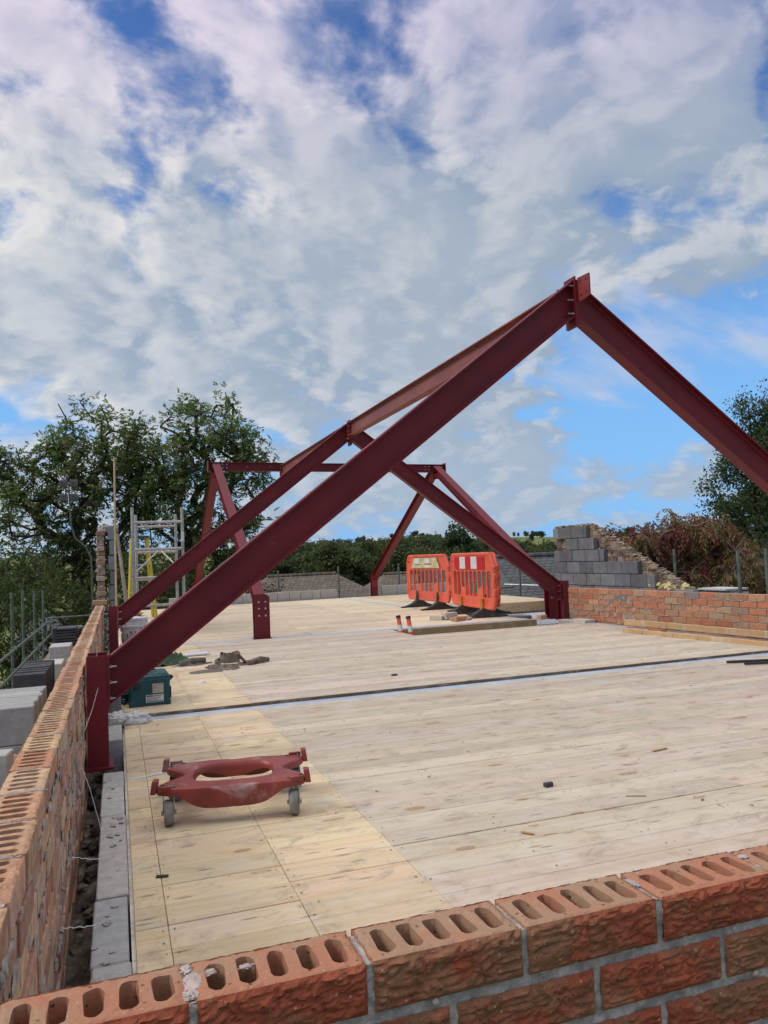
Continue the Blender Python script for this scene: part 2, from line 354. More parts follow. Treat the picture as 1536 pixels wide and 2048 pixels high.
# ------------------------------------------------------------------ mesh helpers
class MB:
    def __init__(s): s.v = []; s.f = []; s.c = []; s.mi = []; s.sd = []; s.tint = (1, 1, 1); s.seed = (0, 0, 0); s.m = 0
    def add(s, vs, fs):
        o = len(s.v)
        s.v += [tuple(x) for x in vs]; s.c += [s.tint]*len(vs); s.sd += [s.seed]*len(vs)
        s.f += [tuple(i+o for i in f) for f in fs]; s.mi += [s.m]*len(fs)
    def box(s, x0, x1, y0, y1, z0, z1):
        s.add([(x0, y0, z0), (x1, y0, z0), (x1, y1, z0), (x0, y1, z0), (x0, y0, z1), (x1, y0, z1), (x1, y1, z1), (x0, y1, z1)],
              [(3, 2, 1, 0), (4, 5, 6, 7), (0, 1, 5, 4), (1, 2, 6, 5), (2, 3, 7, 6), (3, 0, 4, 7)])
    def cbox(s, x0, x1, y0, y1, z0, z1, b=.004, j=0.):
        """box with chamfered edges, corners jittered by j"""
        if j: x0 += random.uniform(-j, j); x1 += random.uniform(-j, j); y0 += random.uniform(-j, j); y1 += random.uniform(-j, j); z1 += random.uniform(-j, j)
        bm = bmesh.new(); bmesh.ops.create_cube(bm, size=1)
        for v in bm.verts: v.co = Vector(((x0+x1)/2+v.co.x*(x1-x0), (y0+y1)/2+v.co.y*(y1-y0), (z0+z1)/2+v.co.z*(z1-z0)))
        bmesh.ops.bevel(bm, geom=bm.edges[:], offset=b, segments=1, affect='EDGES', profile=.5)
        s.bm(bm)
    def bm(s, bm, mtx=None):
        bm.verts.index_update()
        s.add([(mtx @ v.co if mtx else v.co) for v in bm.verts], [[v.index for v in f.verts] for f in bm.faces]); bm.free()
    def tube(s, pts, r, n=8, cap=True):
        pts = [Vector(p) for p in pts]; rs = r if isinstance(r, (list, tuple)) else [r]*len(pts)
        rings = []; prev = None
        for i, p in enumerate(pts):
            d = (pts[min(i+1, len(pts)-1)]-pts[max(i-1, 0)]).normalized()
            a = prev if prev is not None else (Vector((0, 0, 1)) if abs(d.z) < .9 else Vector((1, 0, 0)))
            u = (a-d*a.dot(d)); u = u.normalized() if u.length > 1e-6 else d.orthogonal().normalized()
            prev = u; wv = d.cross(u)
            rings.append([p+(u*math.cos(k*2*math.pi/n)+wv*math.sin(k*2*math.pi/n))*rs[i] for k in range(n)])
        vs = [q for rg in rings for q in rg]; fs = []
        for i in range(len(pts)-1):
            for k in range(n):
                k2 = (k+1) % n; fs.append((i*n+k, i*n+k2, (i+1)*n+k2, (i+1)*n+k))
        if cap: fs.append(tuple(reversed(range(n)))); fs.append(tuple((len(pts)-1)*n+k for k in range(n)))
        s.add(vs, fs)
    def cyl(s, p0, p1, r, n=16): s.tube([p0, p1], r, n)
    def lathe(s, prof, c=(0, 0, 0), n=28):
        vs = []; fs = []
        for r, z in prof:
            for k in range(n): a = k*2*math.pi/n; vs.append((c[0]+r*math.cos(a), c[1]+r*math.sin(a), c[2]+z))
        for i in range(len(prof)-1):
            for k in range(n): k2 = (k+1) % n; fs.append((i*n+k, i*n+k2, (i+1)*n+k2, (i+1)*n+k))
        s.add(vs, fs)
    def prism(s, poly, mtx, h0, h1):
        """2-D polygon (CCW) extruded along local z from h0 to h1"""
        n = len(poly)
        vs = [mtx @ Vector((x, y, h0)) for x, y in poly]+[mtx @ Vector((x, y, h1)) for x, y in poly]
        fs = [tuple(reversed(range(n))), tuple(range(n, 2*n))]+[(i, (i+1) % n, n+(i+1) % n, n+i) for i in range(n)]
        s.add(vs, fs)
    def plate(s, outline, holes, mtx, h0, h1):
        """flat plate with holes: faces at h0 and h1 plus all the edge walls"""
        pts = []; edges = []
        for lp in [outline]+holes:
            o = len(pts); pts += [Vector(p) for p in lp]; edges += [(o+i, o+(i+1) % len(lp)) for i in range(len(lp))]
        V, E_, F, *_ = delaunay_2d_cdt(pts, edges, [], 0, 1e-6)
        tri = []
        for f in F:
            c = sum((V[i] for i in f), Vector((0, 0)))/len(f)
            if inpoly(c, outline) and not any(inpoly(c, h) for h in holes): tri.append(f)
        nv = len(V)
        s.add([mtx @ Vector((p.x, p.y, h1)) for p in V]+[mtx @ Vector((p.x, p.y, h0)) for p in V],
              [tuple(f) for f in tri]+[tuple(nv+i for i in reversed(f)) for f in tri])
        for k, lp in enumerate([outline]+holes):
            n = len(lp)
            vs = [mtx @ Vector((x, y, h0)) for x, y in lp]+[mtx @ Vector((x, y, h1)) for x, y in lp]
            s.add(vs, [(i, (i+1) % n, n+(i+1) % n, n+i) for i in range(n)])
    def blob(s, c, r, sub=2, amp=.3, freq=3., sq=(1, 1, 1)):
        bm = bmesh.new(); bmesh.ops.create_icosphere(bm, subdivisions=sub, radius=1)
        off = Vector((random.random()*50, random.random()*50, random.random()*50))
        for v in bm.verts:
            d = 1+amp*mnoise.noise(v.co*freq*.5+off)*1.6
            v.co = Vector((c[0]+v.co.x*d*r*sq[0], c[1]+v.co.y*d*r*sq[1], c[2]+v.co.z*d*r*sq[2]))
        s.bm(bm)
    def build(s, name, mats, parent=None, smooth=False, world=True):
        me = bpy.data.meshes.new(name)
        v = s.v
        if parent is not None and world:
            L = parent.matrix_basis.translation
            v = [(x-L.x, y-L.y, z-L.z) for x, y, z in v]
        me.from_pydata(v, [], s.f)
        ms = mats if isinstance(mats, (list, tuple)) else [mats]
        for m in ms: me.materials.append(MAT[m] if isinstance(m, str) else m)
        if len(ms) > 1: me.polygons.foreach_set('material_index', s.mi)
        for nm, dat in (('tint', s.c), ('seed', s.sd)):
            a = me.attributes.new(nm, 'FLOAT_COLOR' if nm == 'tint' else 'FLOAT_VECTOR', 'POINT')
            if nm == 'tint': a.data.foreach_set('color', np.array([(*c, 1) for c in dat], np.float32).ravel())
            else: a.data.foreach_set('vector', np.array(dat, np.float32).ravel())
        bm = bmesh.new(); bm.from_mesh(me); bmesh.ops.recalc_face_normals(bm, faces=bm.faces); bm.to_mesh(me); bm.free()
        if smooth:
            me.polygons.foreach_set('use_smooth', [True]*len(me.polygons))
            if smooth != 'all': me.set_sharp_from_angle(angle=R(38))
        me.update()
        o = bpy.data.objects.new(name, me); col.objects.link(o)
        if parent is not None: o.parent = parent
        return o

def inpoly(p, poly):
    x, y = p[0], p[1]; c = False; n = len(poly); j = n-1
    for i in range(n):
        xi, yi = poly[i]; xj, yj = poly[j]
        if (yi > y) != (yj > y) and x < (xj-xi)*(y-yi)/(yj-yi)+xi: c = not c
        j = i
    return c

def tag(o, label, cat, group=None):
    o['label'] = label; o['category'] = cat
    if group: o['group'] = group
    return o
def thing(name, label, cat, loc=(0, 0, 0), rz=0., group=None):
    o = bpy.data.objects.new(name, None); col.objects.link(o); o.empty_display_size = .1
    o.location = loc; o.rotation_euler = (0, 0, rz)
    return tag(o, label, cat, group)
def kind(o, k): o['kind'] = k; return o
def copy_tree(o, loc, rz=None, label=None, scale=None):
    def cp(a, par):
        c = a.copy(); col.objects.link(c); c.parent = par
        for ch in a.children: cp(ch, c)
        return c
    r = cp(o, None); r.location = loc
    if rz is not None: r.rotation_euler = (0, 0, rz)
    if scale: r.scale = scale
    if label: r['label'] = label
    return r
def jit(c, a=.15):
    k = 1+random.uniform(-a, a); return tuple(max(0, x*k*(1+random.uniform(-a, a)*.3)) for x in c)
def seed3(): return (random.random(), random.random(), random.random())
#BODY

# ================================================================== SETTING
# ground sheet and far hills
def ground_h(x, y):
    d = math.hypot(x, y); az = math.degrees(math.atan2(x, y))
    h = -5.6
    if d > 250:
        k = min(1, (d-250)/1400); k = k*k*(3-2*k)
        top = 30+9*math.exp(-((az-21)/5)**2)+1.5*math.sin(az*.9+1)
        if az > 90 or az < -60: top = 20
        h += k*top*(1 if d < 2200 else max(.2, 1-(d-2200)/6000))
        h += 2.5*mnoise.noise(Vector((x*.004, y*.004, 0)))*k
    return h
gm = MB(); NA = 180; rad = [0, 20, 60, 120, 250, 400, 550, 700, 850, 1000, 1150, 1300, 1450, 1600, 1750, 1900, 2100, 2500, 3500, 6000, 12000]
gv = []; gf = []
for r_ in rad:
    for k in range(NA):
        a = k*2*math.pi/NA; x, y = r_*math.sin(a), r_*math.cos(a); gv.append((x, y, ground_h(x, y)))
for i in range(len(rad)-1):
    for k in range(NA): k2 = (k+1) % NA; gf.append((i*NA+k, i*NA+k2, (i+1)*NA+k2, (i+1)*NA+k))
gm.add(gv, gf); kind(gm.build('ground', 'ground', smooth='all'), 'structure')

# timber roof deck: boards in one sheet, three bays between the floor beams
XR0 = 6.0
fl = MB(); nail = MB()
def disc(mb, x, y, z, r, n=6):
    mb.add([(x+r*math.cos(k*6.283/n), y+r*math.sin(k*6.283/n)*.8, z) for k in range(n)], [tuple(range(n))])
def boards(x0, x1, y0, y1, z, cols, joints=(), skip=None, w=.148, thick=.026, nails=True):
    """rows of boards along X; cols = list of (x_start, colour)"""
    y = y0
    while y < y1-.01:
        ye = min(y+w, y1); cuts = [c[0] for c in cols]+[x1]
        for k in range(len(cols)):
            xa, xb = cuts[k], cuts[k+1]
            if xb <= x0: continue
            xa = max(xa, x0); segs = [(xa, xb)]
            if skip and ye > skip[2] and y < skip[3]:
                segs = [(a, b) for a, b in ((xa, min(xb, skip[0])), (max(xa, skip[1]), xb)) if b-a > .02]
            for a, b in segs:
                jo = random.uniform(-.004, .004) if 0 < k else 0
                # long runs are butted at random places
                st = [a]; 
                while b-st[-1] > 3.2: st.append(st[-1]+random.uniform(1.6, 3.0))
                st.append(b)
                for q in range(len(st)-1):
                    fl.tint = jit(cols[k][1], .11); fl.seed = seed3()
                    dz = random.uniform(-.0015, .0015); g = random.choice((.0006, .0009, .0012, .0022))
                    fl.cbox(st[q]+.0008, st[q+1]-.0008, y+g, ye-g, z-thick, z+dz, .0016)
        if nails and y < 11:
            for jx in joints:
                for dx in (-.018, .018):
                    for fy in (.25, .72):
                        if random.random() < .8: disc(nail, jx+dx+random.uniform(-.006, .006), y+w*fy+random.uniform(-.012, .012), z+.0022, random.uniform(.0022, .0042))
        y = ye
YEL, YEL2, GRY, GRY2 = (.68, .555, .37), (.65, .55, .41), (.575, .495, .40), (.6, .5, .4)
J1, J2, J3 = .1233, .5199, .9343
near_cols = [(.03, YEL), (J1, YEL), (J2, YEL), (J3, GRY)]
joi = [J1, J2, J3]+[J3+.45*k for k in range(1, 12)]
boards(.03, 6.3, 1.10, 5.60, 0, near_cols, joi)
boards(.03, XR0, 5.79, 10.33, .012, near_cols, joi, skip=(3.62, 9, 9.36, 12))
boards(.03, 5.9, 10.62, 19.29, 0, [(.03, YEL2), (2.6, (.68, .57, .42)), (4.2, (.74, .63, .45))], nails=False, w=.15)
boards(5.9, 8.6, 14.0, 19.29, 0, [(5.9, YEL), (7.3, YEL)], nails=False, w=.15)
flo = fl.build('floor', 'board'); kind(flo, 'structure')
sub = MB()
sub.box(.02, 6.3, 1.09, 5.595, -.06, -.029); sub.box(.02, 5.99, 5.80, 9.35, -.06, -.017); sub.box(.02, 3.60, 9.35, 10.325, -.06, -.017)
sub.box(.02, 5.9, 10.625, 19.28, -.06, -.029); sub.box(5.9, 8.59, 14.01, 19.28, -.06, -.029)
kind(sub.build('floor_underlay', 'timber_x'), 'structure')
nd = nail.build('floor_nails', 'black'); nd.parent = flo
base = MB(); base.box(-.17, 6.4, .9, 19.6, -.9, -.62); base.box(6.4, 8.7, 10.3, 19.6, -.9, -.62)
kind(base.build('floor_slab', 'soil'), 'structure')

# steel floor beams showing in the slots between the bays, and joists round the openings
def flat_beam(name, label, x0, x1, y0, y1, zt, cat='steel beam'):
    m = MB(); ym = (y0+y1)/2; xm = (x0+x1)/2
    if x1-x0 > y1-y0: m.box(x0, x1, y0, y1, zt-.012, zt); m.box(x0, x1, ym-.005, ym+.005, zt-.22, zt-.012); m.box(x0, x1, y0, y1, zt-.232, zt-.22)
    else: m.box(x0, x1, y0, y1, zt-.012, zt); m.box(xm-.005, xm+.005, y0, y1, zt-.22, zt-.012); m.box(x0, x1, y0, y1, zt-.232, zt-.22)
    return tag(m.build(name, 'flange'), label, cat)
flat_beam('floor_beam', 'grey steel beam sunk in the long slot across the near floor', .05, 6.2, 5.612, 5.784, -.012)
flat_beam('floor_beam', 'grey steel beam behind the rectangular floor opening and middle post', .6, 5.9, 10.43, 10.60, .004)
flat_beam('floor_beam', 'grey steel strip running away through the far yellow boards', 5.42, 5.52, 14.02, 19.2, .0055)
def joist(label, x0, x1, y0, y1, z0, z1, mat='timber_x', name='joist', tint=(.47, .33, .19), rz=0):
    m = MB(); m.tint = tint; m.seed = seed3(); m.cbox(x0, x1, y0, y1, z0, z1, .004)
    return tag(m.build(name, mat), label, 'timber joist')
joist('dark timber edge along the far side of the long floor slot', .05, 5.98, 5.7845, 5.7895, -.0115, .009, tint=(.16, .11, .07))
joist('sawn timber joist closing the far side of the rectangular floor opening', 3.62, 5.98, 10.335, 10.425, -.24, .0, tint=(.50, .34, .18))
joist('thick pale timber joist under the raised far floor edge', 5.62, 8.55, 13.93, 13.995, -.20, -.004, tint=(.60, .45, .26))
joist('timber joist at the left end of the rectangular floor opening', 3.58, 3.618, 9.36, 10.33, -.24, -.028, tint=(.45, .32, .18))
m = MB(); m.tint = (.6, .6, .6)
for k in range(26):
    x = 6.0+k*.085; m.box(x, x+.05, 11.6, 13.85, -.232, -.222); m.box(x+.05, x+.085, 11.6, 13.85, -.25, -.24)
tag(m.build('roof_sheet', 'whitepl'), 'pale grey sheet lying low behind the right frame post', 'sheet')
m = MB(); m.tint = (.20, .21, .22); m.cbox(5.92, 6.22, 10.9, 11.2, -.20, .01, .006)
tag(m.build('loose_block', 'aerated'), 'dark grey block beside the foot of the right frame post', 'block')

# ================================================================== BRICK AND BLOCK WALLS
HW = .5328; BX = -.1719
def slot(cx, cy, hl, hw, along, n=5, jj=.0016):
    """rounded slot outline; long axis along 'x' or 'y'"""
    pts = []
    for sgn, a0 in ((1, -90), (-1, 90)):
        for k in range(n+1):
            a = R(a0+180*k/n); u = sgn*(hl-hw)+hw*math.cos(a); v = hw*math.sin(a)
            pts.append((u, v))
    out_ = []
    for u, v in pts:
        u += random.uniform(-jj, jj); v += random.uniform(-jj, jj)
        out_.append((cx+u, cy+v) if along == 'x' else (cx-v, cy+u))
    return out_
def sub_outline(x0, x1, y0, y1, step, j):
    pts = []
    def seg(a, b):
        n = max(1, int(math.hypot(b[0]-a[0], b[1]-a[1])/step))
        for k in range(n):
            t = k/n; pts.append((a[0]+(b[0]-a[0])*t+random.uniform(-j, j), a[1]+(b[1]-a[1])*t+random.uniform(-j, j)))
    seg((x0, y0), (x1, y0)); seg((x1, y0), (x1, y1)); seg((x1, y1), (x0, y1)); seg((x0, y1), (x0, y0)); return pts
def holed_top(mb, x0, x1, y0, y1, z, depth, along, fine=True, j=.001):
    """top face of a five-slot brick with its slot walls; returns the outline used"""
    L = (x1-x0) if along == 'y' else (y1-y0)
    ol = sub_outline(x0, x1, y0, y1, .005 if fine else .03, j*1.7 if fine else j)
    hs = []
    for k in range(5):
        c = -.5+(k+.5)/5; c = c*.93
        hl = .0325 if along == 'y' else .033
        hw = .0115
        if along == 'y': hs.append(slot((x0+x1)/2+c*L, (y0+y1)/2-.002, hl, hw, 'y', 5 if fine else 3))
        else: hs.append(slot((x0+x1)/2-.001, (y0+y1)/2+c*L, hl, hw, 'x', 5 if fine else 3))
    pts = [Vector(p) for p in ol]; edges = [(i, (i+1) % len(ol)) for i in range(len(ol))]
    for h in hs:
        o = len(pts); pts += [Vector(p) for p in h]; edges += [(o+i, o+(i+1) % len(h)) for i in range(len(h))]
    if fine:
        for _ in range(420):
            p = (random.uniform(x0+.003, x1-.003), random.uniform(y0+.003, y1-.003))
            if not any(inpoly(p, h) for h in hs): pts.append(Vector(p))
    V, E_, F, *_ = delaunay_2d_cdt(pts, edges, [], 0, 1e-7)
    tri = [f for f in F if (lambda c: inpoly(c, ol) and not any(inpoly(c, h) for h in hs))(sum((V[i] for i in f), Vector((0, 0)))/3)]
    def zz(p):
        if not fine: return z
        d = min(p[0]-x0, x1-p[0], p[1]-y0, y1-p[1])+.003*mnoise.noise(Vector((p[0]*110, p[1]*110, 7)))
        return z+.0016*mnoise.noise(Vector((p[0]*70, p[1]*70, z*9)))+.0010*mnoise.noise(Vector((p[0]*240, p[1]*240, 3)))-.0042*max(0, 1-max(0, d)/.006)
    mb.add([(p.x, p.y, zz(p)) for p in V], [tuple(f) for f in tri])
    for h in hs:
        n = len(h); rows = [0, .4, 1]
        vs = []
        for t in rows: vs += [(x+random.uniform(-1, 1)*.0006, y+random.uniform(-1, 1)*.0006, (zz((x, y)) if t == 0 else z-depth*t)) for x, y in h]
        fs = [(r*n+i, r*n+(i+1) % n, (r+1)*n+(i+1) % n, (r+1)*n+i) for r in range(2) for i in range(n)]
        fs.append(tuple(2*n+i for i in range(n)))
        mb.add(vs, fs)
    return ol

MAT['splash'] = simple('mortar_splash', (.44, .365, .335), .95, 0, .2, 40, .5, ((.36, .30, .27), .5), .2)
# --- front wall, rusticated bricks seen from outside
FY0, FY1 = .984, 1.0865
fb = MB(); fbm = MB(); fbs = MB()
def rug_brick(x0, x1, z0, z1, top, tintr):
    fb.tint = (tintr, 1, 0)
    nx, nz = int((x1-x0)/.0032), int((z1-z0)/.0032)
    vs = []; off = random.random()*40
    for i in range(nz+1):
        for k in range(nx+1):
            u = x0+(x1-x0)*k/nx; v = z0+(z1-z0)*i/nz
            e = min(u-x0, x1-u, v-z0, z1-v)
            ed = min(1, e/.007)
            h = mnoise.fractal(Vector((u*34+off, v*80, off)), .8, 2.1, 4)*.0024
            rd = abs(mnoise.noise(Vector((u*46+1.6*mnoise.noise(Vector((u*22, v*22, off))), v*105, off+9))))
            h += (.0042*min(1, rd*2.6)-.003)
            h += .0012*mnoise.noise(Vector((u*200, v*200, off)))
            y = FY0-.003-h*ed+.006*(1-ed)
            vs.append((u, min(y, FY0+.012), v))
    W_ = nx+1
    fb.add(vs, [(i*W_+k, i*W_+k+1, (i+1)*W_+k+1, (i+1)*W_+k) for i in range(nz) for k in range(nx)])
    fb.tint = (tintr, 0, 0)
    if top:
        ol = holed_top(fb, x0, x1, FY0+.002, FY1, z1, .11, 'y')
        n = len(ol); fb.add([(x, y, z1-.002) for x, y in ol]+[(x, y, z0) for x, y in ol], [(i, (i+1) % n, n+(i+1) % n, n+i) for i in range(n) if ol[i][1] > FY0+.01])
    else: fb.box(x0, x1, FY0+.006, FY1, z0, z1)
tr = [.06, .10, -.03, .04, -.06, .02, -.02, .05]
for c in range(6):
    z1 = HW-.075*c; off = .0758-.225*3+(.1125 if c % 2 else 0)
    for k in range(0, 22):
        x0 = off+.225*k+.005; x1 = x0+.215
        if x1 < BX-.12 or x0 > 3.4: continue
        x0 = max(x0, BX-.1025)
        if x1-x0 < .04: continue
        rug_brick(x0+random.uniform(-.0015, .0015), x1+random.uniform(-.0015, .0015), z1-.0625+random.uniform(-.001, .001), z1+(random.uniform(-.0015, .0025) if c == 0 else random.uniform(-.001, .001)), c == 0, random.choice(tr)+(.07 if c and random.random() < .4 else 0))
# mortar: slightly recessed beds and perpends with a tooled uneven face
def mortar_strip(x0, x1, z0, z1, horizontal):
    nx, nz = max(2, int((x1-x0)/.004)), max(2, int((z1-z0)/.004)); vs = []
    for i in range(nz+1):
        for k in range(nx+1):
            u = x0+(x1-x0)*k/nx; v = z0+(z1-z0)*i/nz
            y = FY0+.0042-.0034*mnoise.noise(Vector((u*75, v*75, 5)))-.0030*mnoise.noise(Vector((u*24, v*24, 1)))
            vs.append((u, y, v))
    W_ = nx+1; fbm.add(vs, [(i*W_+k, i*W_+k+1, (i+1)*W_+k+1, (i+1)*W_+k) for i in range(nz) for k in range(nx)])
for c in range(6):
    z1 = HW-.075*c
    mortar_strip(BX-.10, 3.4, z1-.0785, z1-.0590, True)
    fbm.box(BX-.10, 3.4, FY0+.010, (FY0+.019 if c == 0 else FY1-.004), z1-.0765, z1-.066)
    off = .0758-.225*3+(.1125 if c % 2 else 0)
    for k in range(0, 22):
        x0 = off+.225*k-.0055
        if BX-.1 < x0 < 3.4:
            mortar_strip(x0-.0015, x0+.0125, z1-.066, z1-.001-random.random()*.003, False)
            fbm.box(x0+.001, x0+.0105, FY0+.010, FY1-.006-random.random()*.02, z1-.066, z1-.0025-random.random()*.003)
for c_x, c_y, r_, sq in ((.081, 1.035, .015, (.9, 1.6, .16)), (.074, 1.008, .010, (1, 1, .3)), (.098, 1.054, .010, (1.3, .8, .2)), (.150, 1.048, .008, (1.2, .8, .3)), (.075, 1.070, .010, (.8, 1, .4)), (.98, 1.06, .008, (1.2, .8, .2)), (.755, 1.05, .009, (.7, 1.6, .16)), (.78, 1.075, .006, (1.5, .6, .3))):
    fbs.blob((c_x, c_y, HW-.0008), r_, 4, .38, 4.5, sq)
for k in range(26):
    x = random.uniform(0, 1.6); c = random.randint(0, 3); fbs.blob((x, FY0-.001, HW-.075*c-.066-random.uniform(-.004, .008)), random.uniform(.003, .006), 1, .4, 4, (1.4, .5, 1))
fwall = thing('brick_wall', 'low rusticated red brick wall across the bottom foreground with open slots on top', 'brick wall', (BX, FY0, 0))
fb.build('bricks', 'rug', fwall); fbm.build('mortar', 'mortar', fwall); fbs.build('mortar_splash', 'splash', fwall, smooth='all')

# --- left wall: slotted brick along the edge, its rough inner face towards the deck
lb = MB(); lm = MB(); lj = MB()
YL0, YL1 = 1.092, 11.35
TINTS_IN = [(.46, .27, .175), (.42, .22, .145), (.50, .33, .21), (.36, .20, .145), (.47, .30, .20)]
TOPT = [(.47, .29, .17), (.45, .25, .15), (.50, .33, .20), (.43, .22, .13)]
for c in range(15):
    z1 = HW-.075*c; y = 2.2916-.225*6-(.1125 if c % 2 else 0)
    while y < YL1:
        y0 = max(y+.005, YL0); y1 = min(y+.215+.005, YL1); y += .225
        if y1-y0 < .05: continue
        lb.m = 0
        jx = random.uniform(-.004, .004)
        if c == 0:
            lb.m = 1; lb.tint = jit(random.choice(TOPT), .12)
            ol = holed_top(lb, BX-.1025+jx, BX+jx, y0, y1, z1+random.uniform(-.0015, .0015), .062, 'x', fine=y0 < 3.0)
            lb.m = 0; lb.tint = jit(random.choice(TINTS_IN), .15)
            n = len(ol); lb.add([(a, b, z1-.001) for a, b in ol]+[(a, b, z1-.065) for a, b in ol], [(i, (i+1) % n, n+(i+1) % n, n+i) for i in range(n)])
        else:
            lb.tint = jit(random.choice(TINTS_IN), .18)
            lb.cbox(BX-.1025+jx, BX+jx*1.4, y0, y1, z1-.065, z1, .003, .0015)
for c in range(15):
    z1 = HW-.075*c
    lm.box(BX-.098, BX-.004, YL0, YL1, z1-.0765, z1-.063)
    y = 2.2916-.225*6-(.1125 if c % 2 else 0)
    while y < YL1:
        if y > YL0: (lj if c == 0 else lm).box(BX-.1015, BX-.002-random.random()*.006, y-.0065, y+.0065, z1-.065, z1-.0005-random.random()*.003)
        y += .225
# squeezed-out mortar: ridges along the beds, runs and snots on the inner face
for k in range(300):
    t = random.random()**1.7; y = YL0+t*(YL1-YL0-.3); c = random.randint(0, 6)
    z = HW-.075*c-.07+random.uniform(-.006, .006)
    lm.blob((BX+.001, y, z), random.uniform(.006, .014), 2, .5, 5, (random.uniform(.25, .6), random.uniform(1, 3.0), random.uniform(.5, 1.3)))
for k in range(70):
    t = random.random()**2.; y = YL0+t*(YL1-YL0-.3); z = random.uniform(.02, HW-.05)
    lm.blob((BX-.001, y, z), random.uniform(.012, .026), 2, .55, 5, (random.uniform(.12, .3), random.uniform(.5, 1.1), random.uniform(.8, 2.2)))
for k in range(34):
    y = 2.2916-.225*6+.225*k; lm.blob((BX-.045+random.uniform(-.03, .03), y, HW-.003), random.uniform(.020, .032), 3, .4, 5, (1.2, .30, .13))
lwall = thing('brick_wall', 'long half-brick wall on the left, slotted top and mortar-smeared inner face', 'brick wall', (BX-.05, YL0, 0))
lb.build('bricks', ['brick_in', 'brick'], lwall); lm.build('mortar', 'mortar_pale', lwall, smooth=True); lj.build('mortar_joints', 'splash', lwall)

# --- cavity rubble between brick and block
cv = MB(); nx, ny = 5, 160; vs = []
for i in range(ny+1):
    for k in range(nx+1):
        x = BX-.004+(.11)*k/nx; y = 1.09+(11.2-1.09)*i/ny
        vs.append((x, y, -.20+.04*mnoise.fractal(Vector((x*14, y*14, 2)), .8, 2, 4)))
cv.add(vs, [(i*(nx+1)+k, i*(nx+1)+k+1, (i+1)*(nx+1)+k+1, (i+1)*(nx+1)+k) for i in range(ny) for k in range(nx)])
for k in range(90): cv.blob((random.uniform(-.165, -.09), 1.1+random.random()**1.6*6, -.195+random.uniform(0, .03)), random.uniform(.008, .03), 2, .5, 4, (1, 1.2, .6))
kind(cv.build('cavity_rubble', 'soil'), 'stuff')

# --- inner block leaf beside the floor edge
BLK = [(.45, .44, .42), (.42, .415, .405), (.48, .465, .44)]
bl = MB()
yb = 1.09
for L in (.30, .44, .44, .44, .44, .44, .44, .3):
    bl.tint = jit(random.choice(BLK), .08); j = random.uniform(-.004, .004)
    bl.cbox(-.0855+j, .0145+j, yb+.004, yb+L-.004, -.215, -.001+random.uniform(-.004, .003), .004); yb += L
for k in range(46):
    bl.tint = jit((.40, .37, .35), .1); bl.blob((random.uniform(-.08, .005), random.uniform(1.1, 4.2), .0), random.uniform(.005, .013), 2, .5, 5, (1., random.uniform(.6, 1.8), .22))
yb = 4.75
for L, zt in ((.44, .07), (.33, .02), (.44, -.01), (.44, -.01), (.44, 0), (.44, 0), (.44, .0), (.44, 0), (.44, 0), (.4, 0)):
    bl.tint = jit(random.choice(BLK), .08); bl.cbox(-.0855, .0145, yb+.004, yb+L-.004, -.22, zt, .004); yb += L
bl.tint = (.17, .175, .18); bl.cbox(-.085, .0145, 5.58, 6.02, -.005, .205, .004)
tag(bl.build('block_wall', 'block'), 'low grey concrete block course beside the cavity on the left', 'block wall')

# --- kerb of pale blocks across the far edge
kb = MB(); x = 1.2
for L in (.44, .44, .44, .44, .44, .44, .30, .30, .30, .22, .44):
    kb.tint = jit((.44, .42, .385), .07); kb.cbox(x+.004, x+L-.004, 19.4, 19.5, -.3, .235+random.uniform(-.004, .004), .005); x += L
x = 6.62
for L in (.44, .44, .44, .44, .3):
    kb.tint = jit((.44, .42, .385), .07); kb.cbox(x+.004, x+L-.004, 19.4, 19.5, -.3, .25+random.uniform(-.004, .004), .005); x += L
tag(kb.build('block_wall', 'block'), 'single row of pale blocks along the far floor edge', 'block wall')

# --- right brick wall, seen from inside: from the frame post towards the camera
rwA, rwB = Vector((6.11, 9.64)), Vector((6.55, 2.6))
rdir = (rwB-rwA).normalized(); rnrm = Vector((rdir.y, -rdir.x))     # towards the deck (-x)
if rnrm.x > 0: rnrm = -rnrm
rb = MB(); rm_ = MB()
RT = [(.44, .18, .095), (.46, .205, .11), (.42, .165, .09), (.45, .235, .135), (.41, .155, .085), (.42, .21, .12)]
def rquad(mb, s0, s1, d0, d1, z0, z1, b=.003):
    bm = bmesh.new(); bmesh.ops.create_cube(bm, size=1)
    if b: bmesh.ops.bevel(bm, geom=bm.edges[:], offset=b, segments=1, affect='EDGES', profile=.5) if False else None
    for v in bm.verts:
        s = s0 if v.co.x < 0 else s1; d = d0 if v.co.y < 0 else d1; z = z0 if v.co.z < 0 else z1
        q = rwA+rdir*s-rnrm*d; v.co = Vector((q.x, q.y, z))
    if b: bmesh.ops.bevel(bm, geom=bm.edges[:], offset=b, segments=1, affect='EDGES', profile=.5)
    mb.bm(bm)
LR = (rwB-rwA).length; HR = .485
for c in range(8):
    z1 = HR-.075*c; s = -.1125 if c % 2 else 0
    while s < LR:
        s0, s1 = max(0, s), min(s+.215, LR); s += .225
        if s1-s0 < .05: continue
        t = random.random()
        rb.tint = jit((.20, .175, .155) if t < .04 else (.36, .24, .155) if t < .15 else random.choice(RT), .14)
        d = random.uniform(-.003, .004)
        rquad(rb, s0+random.uniform(0, .002), s1, d, .1025, z1-.065+random.uniform(-.001, .001), z1+random.uniform(-.001, .001))
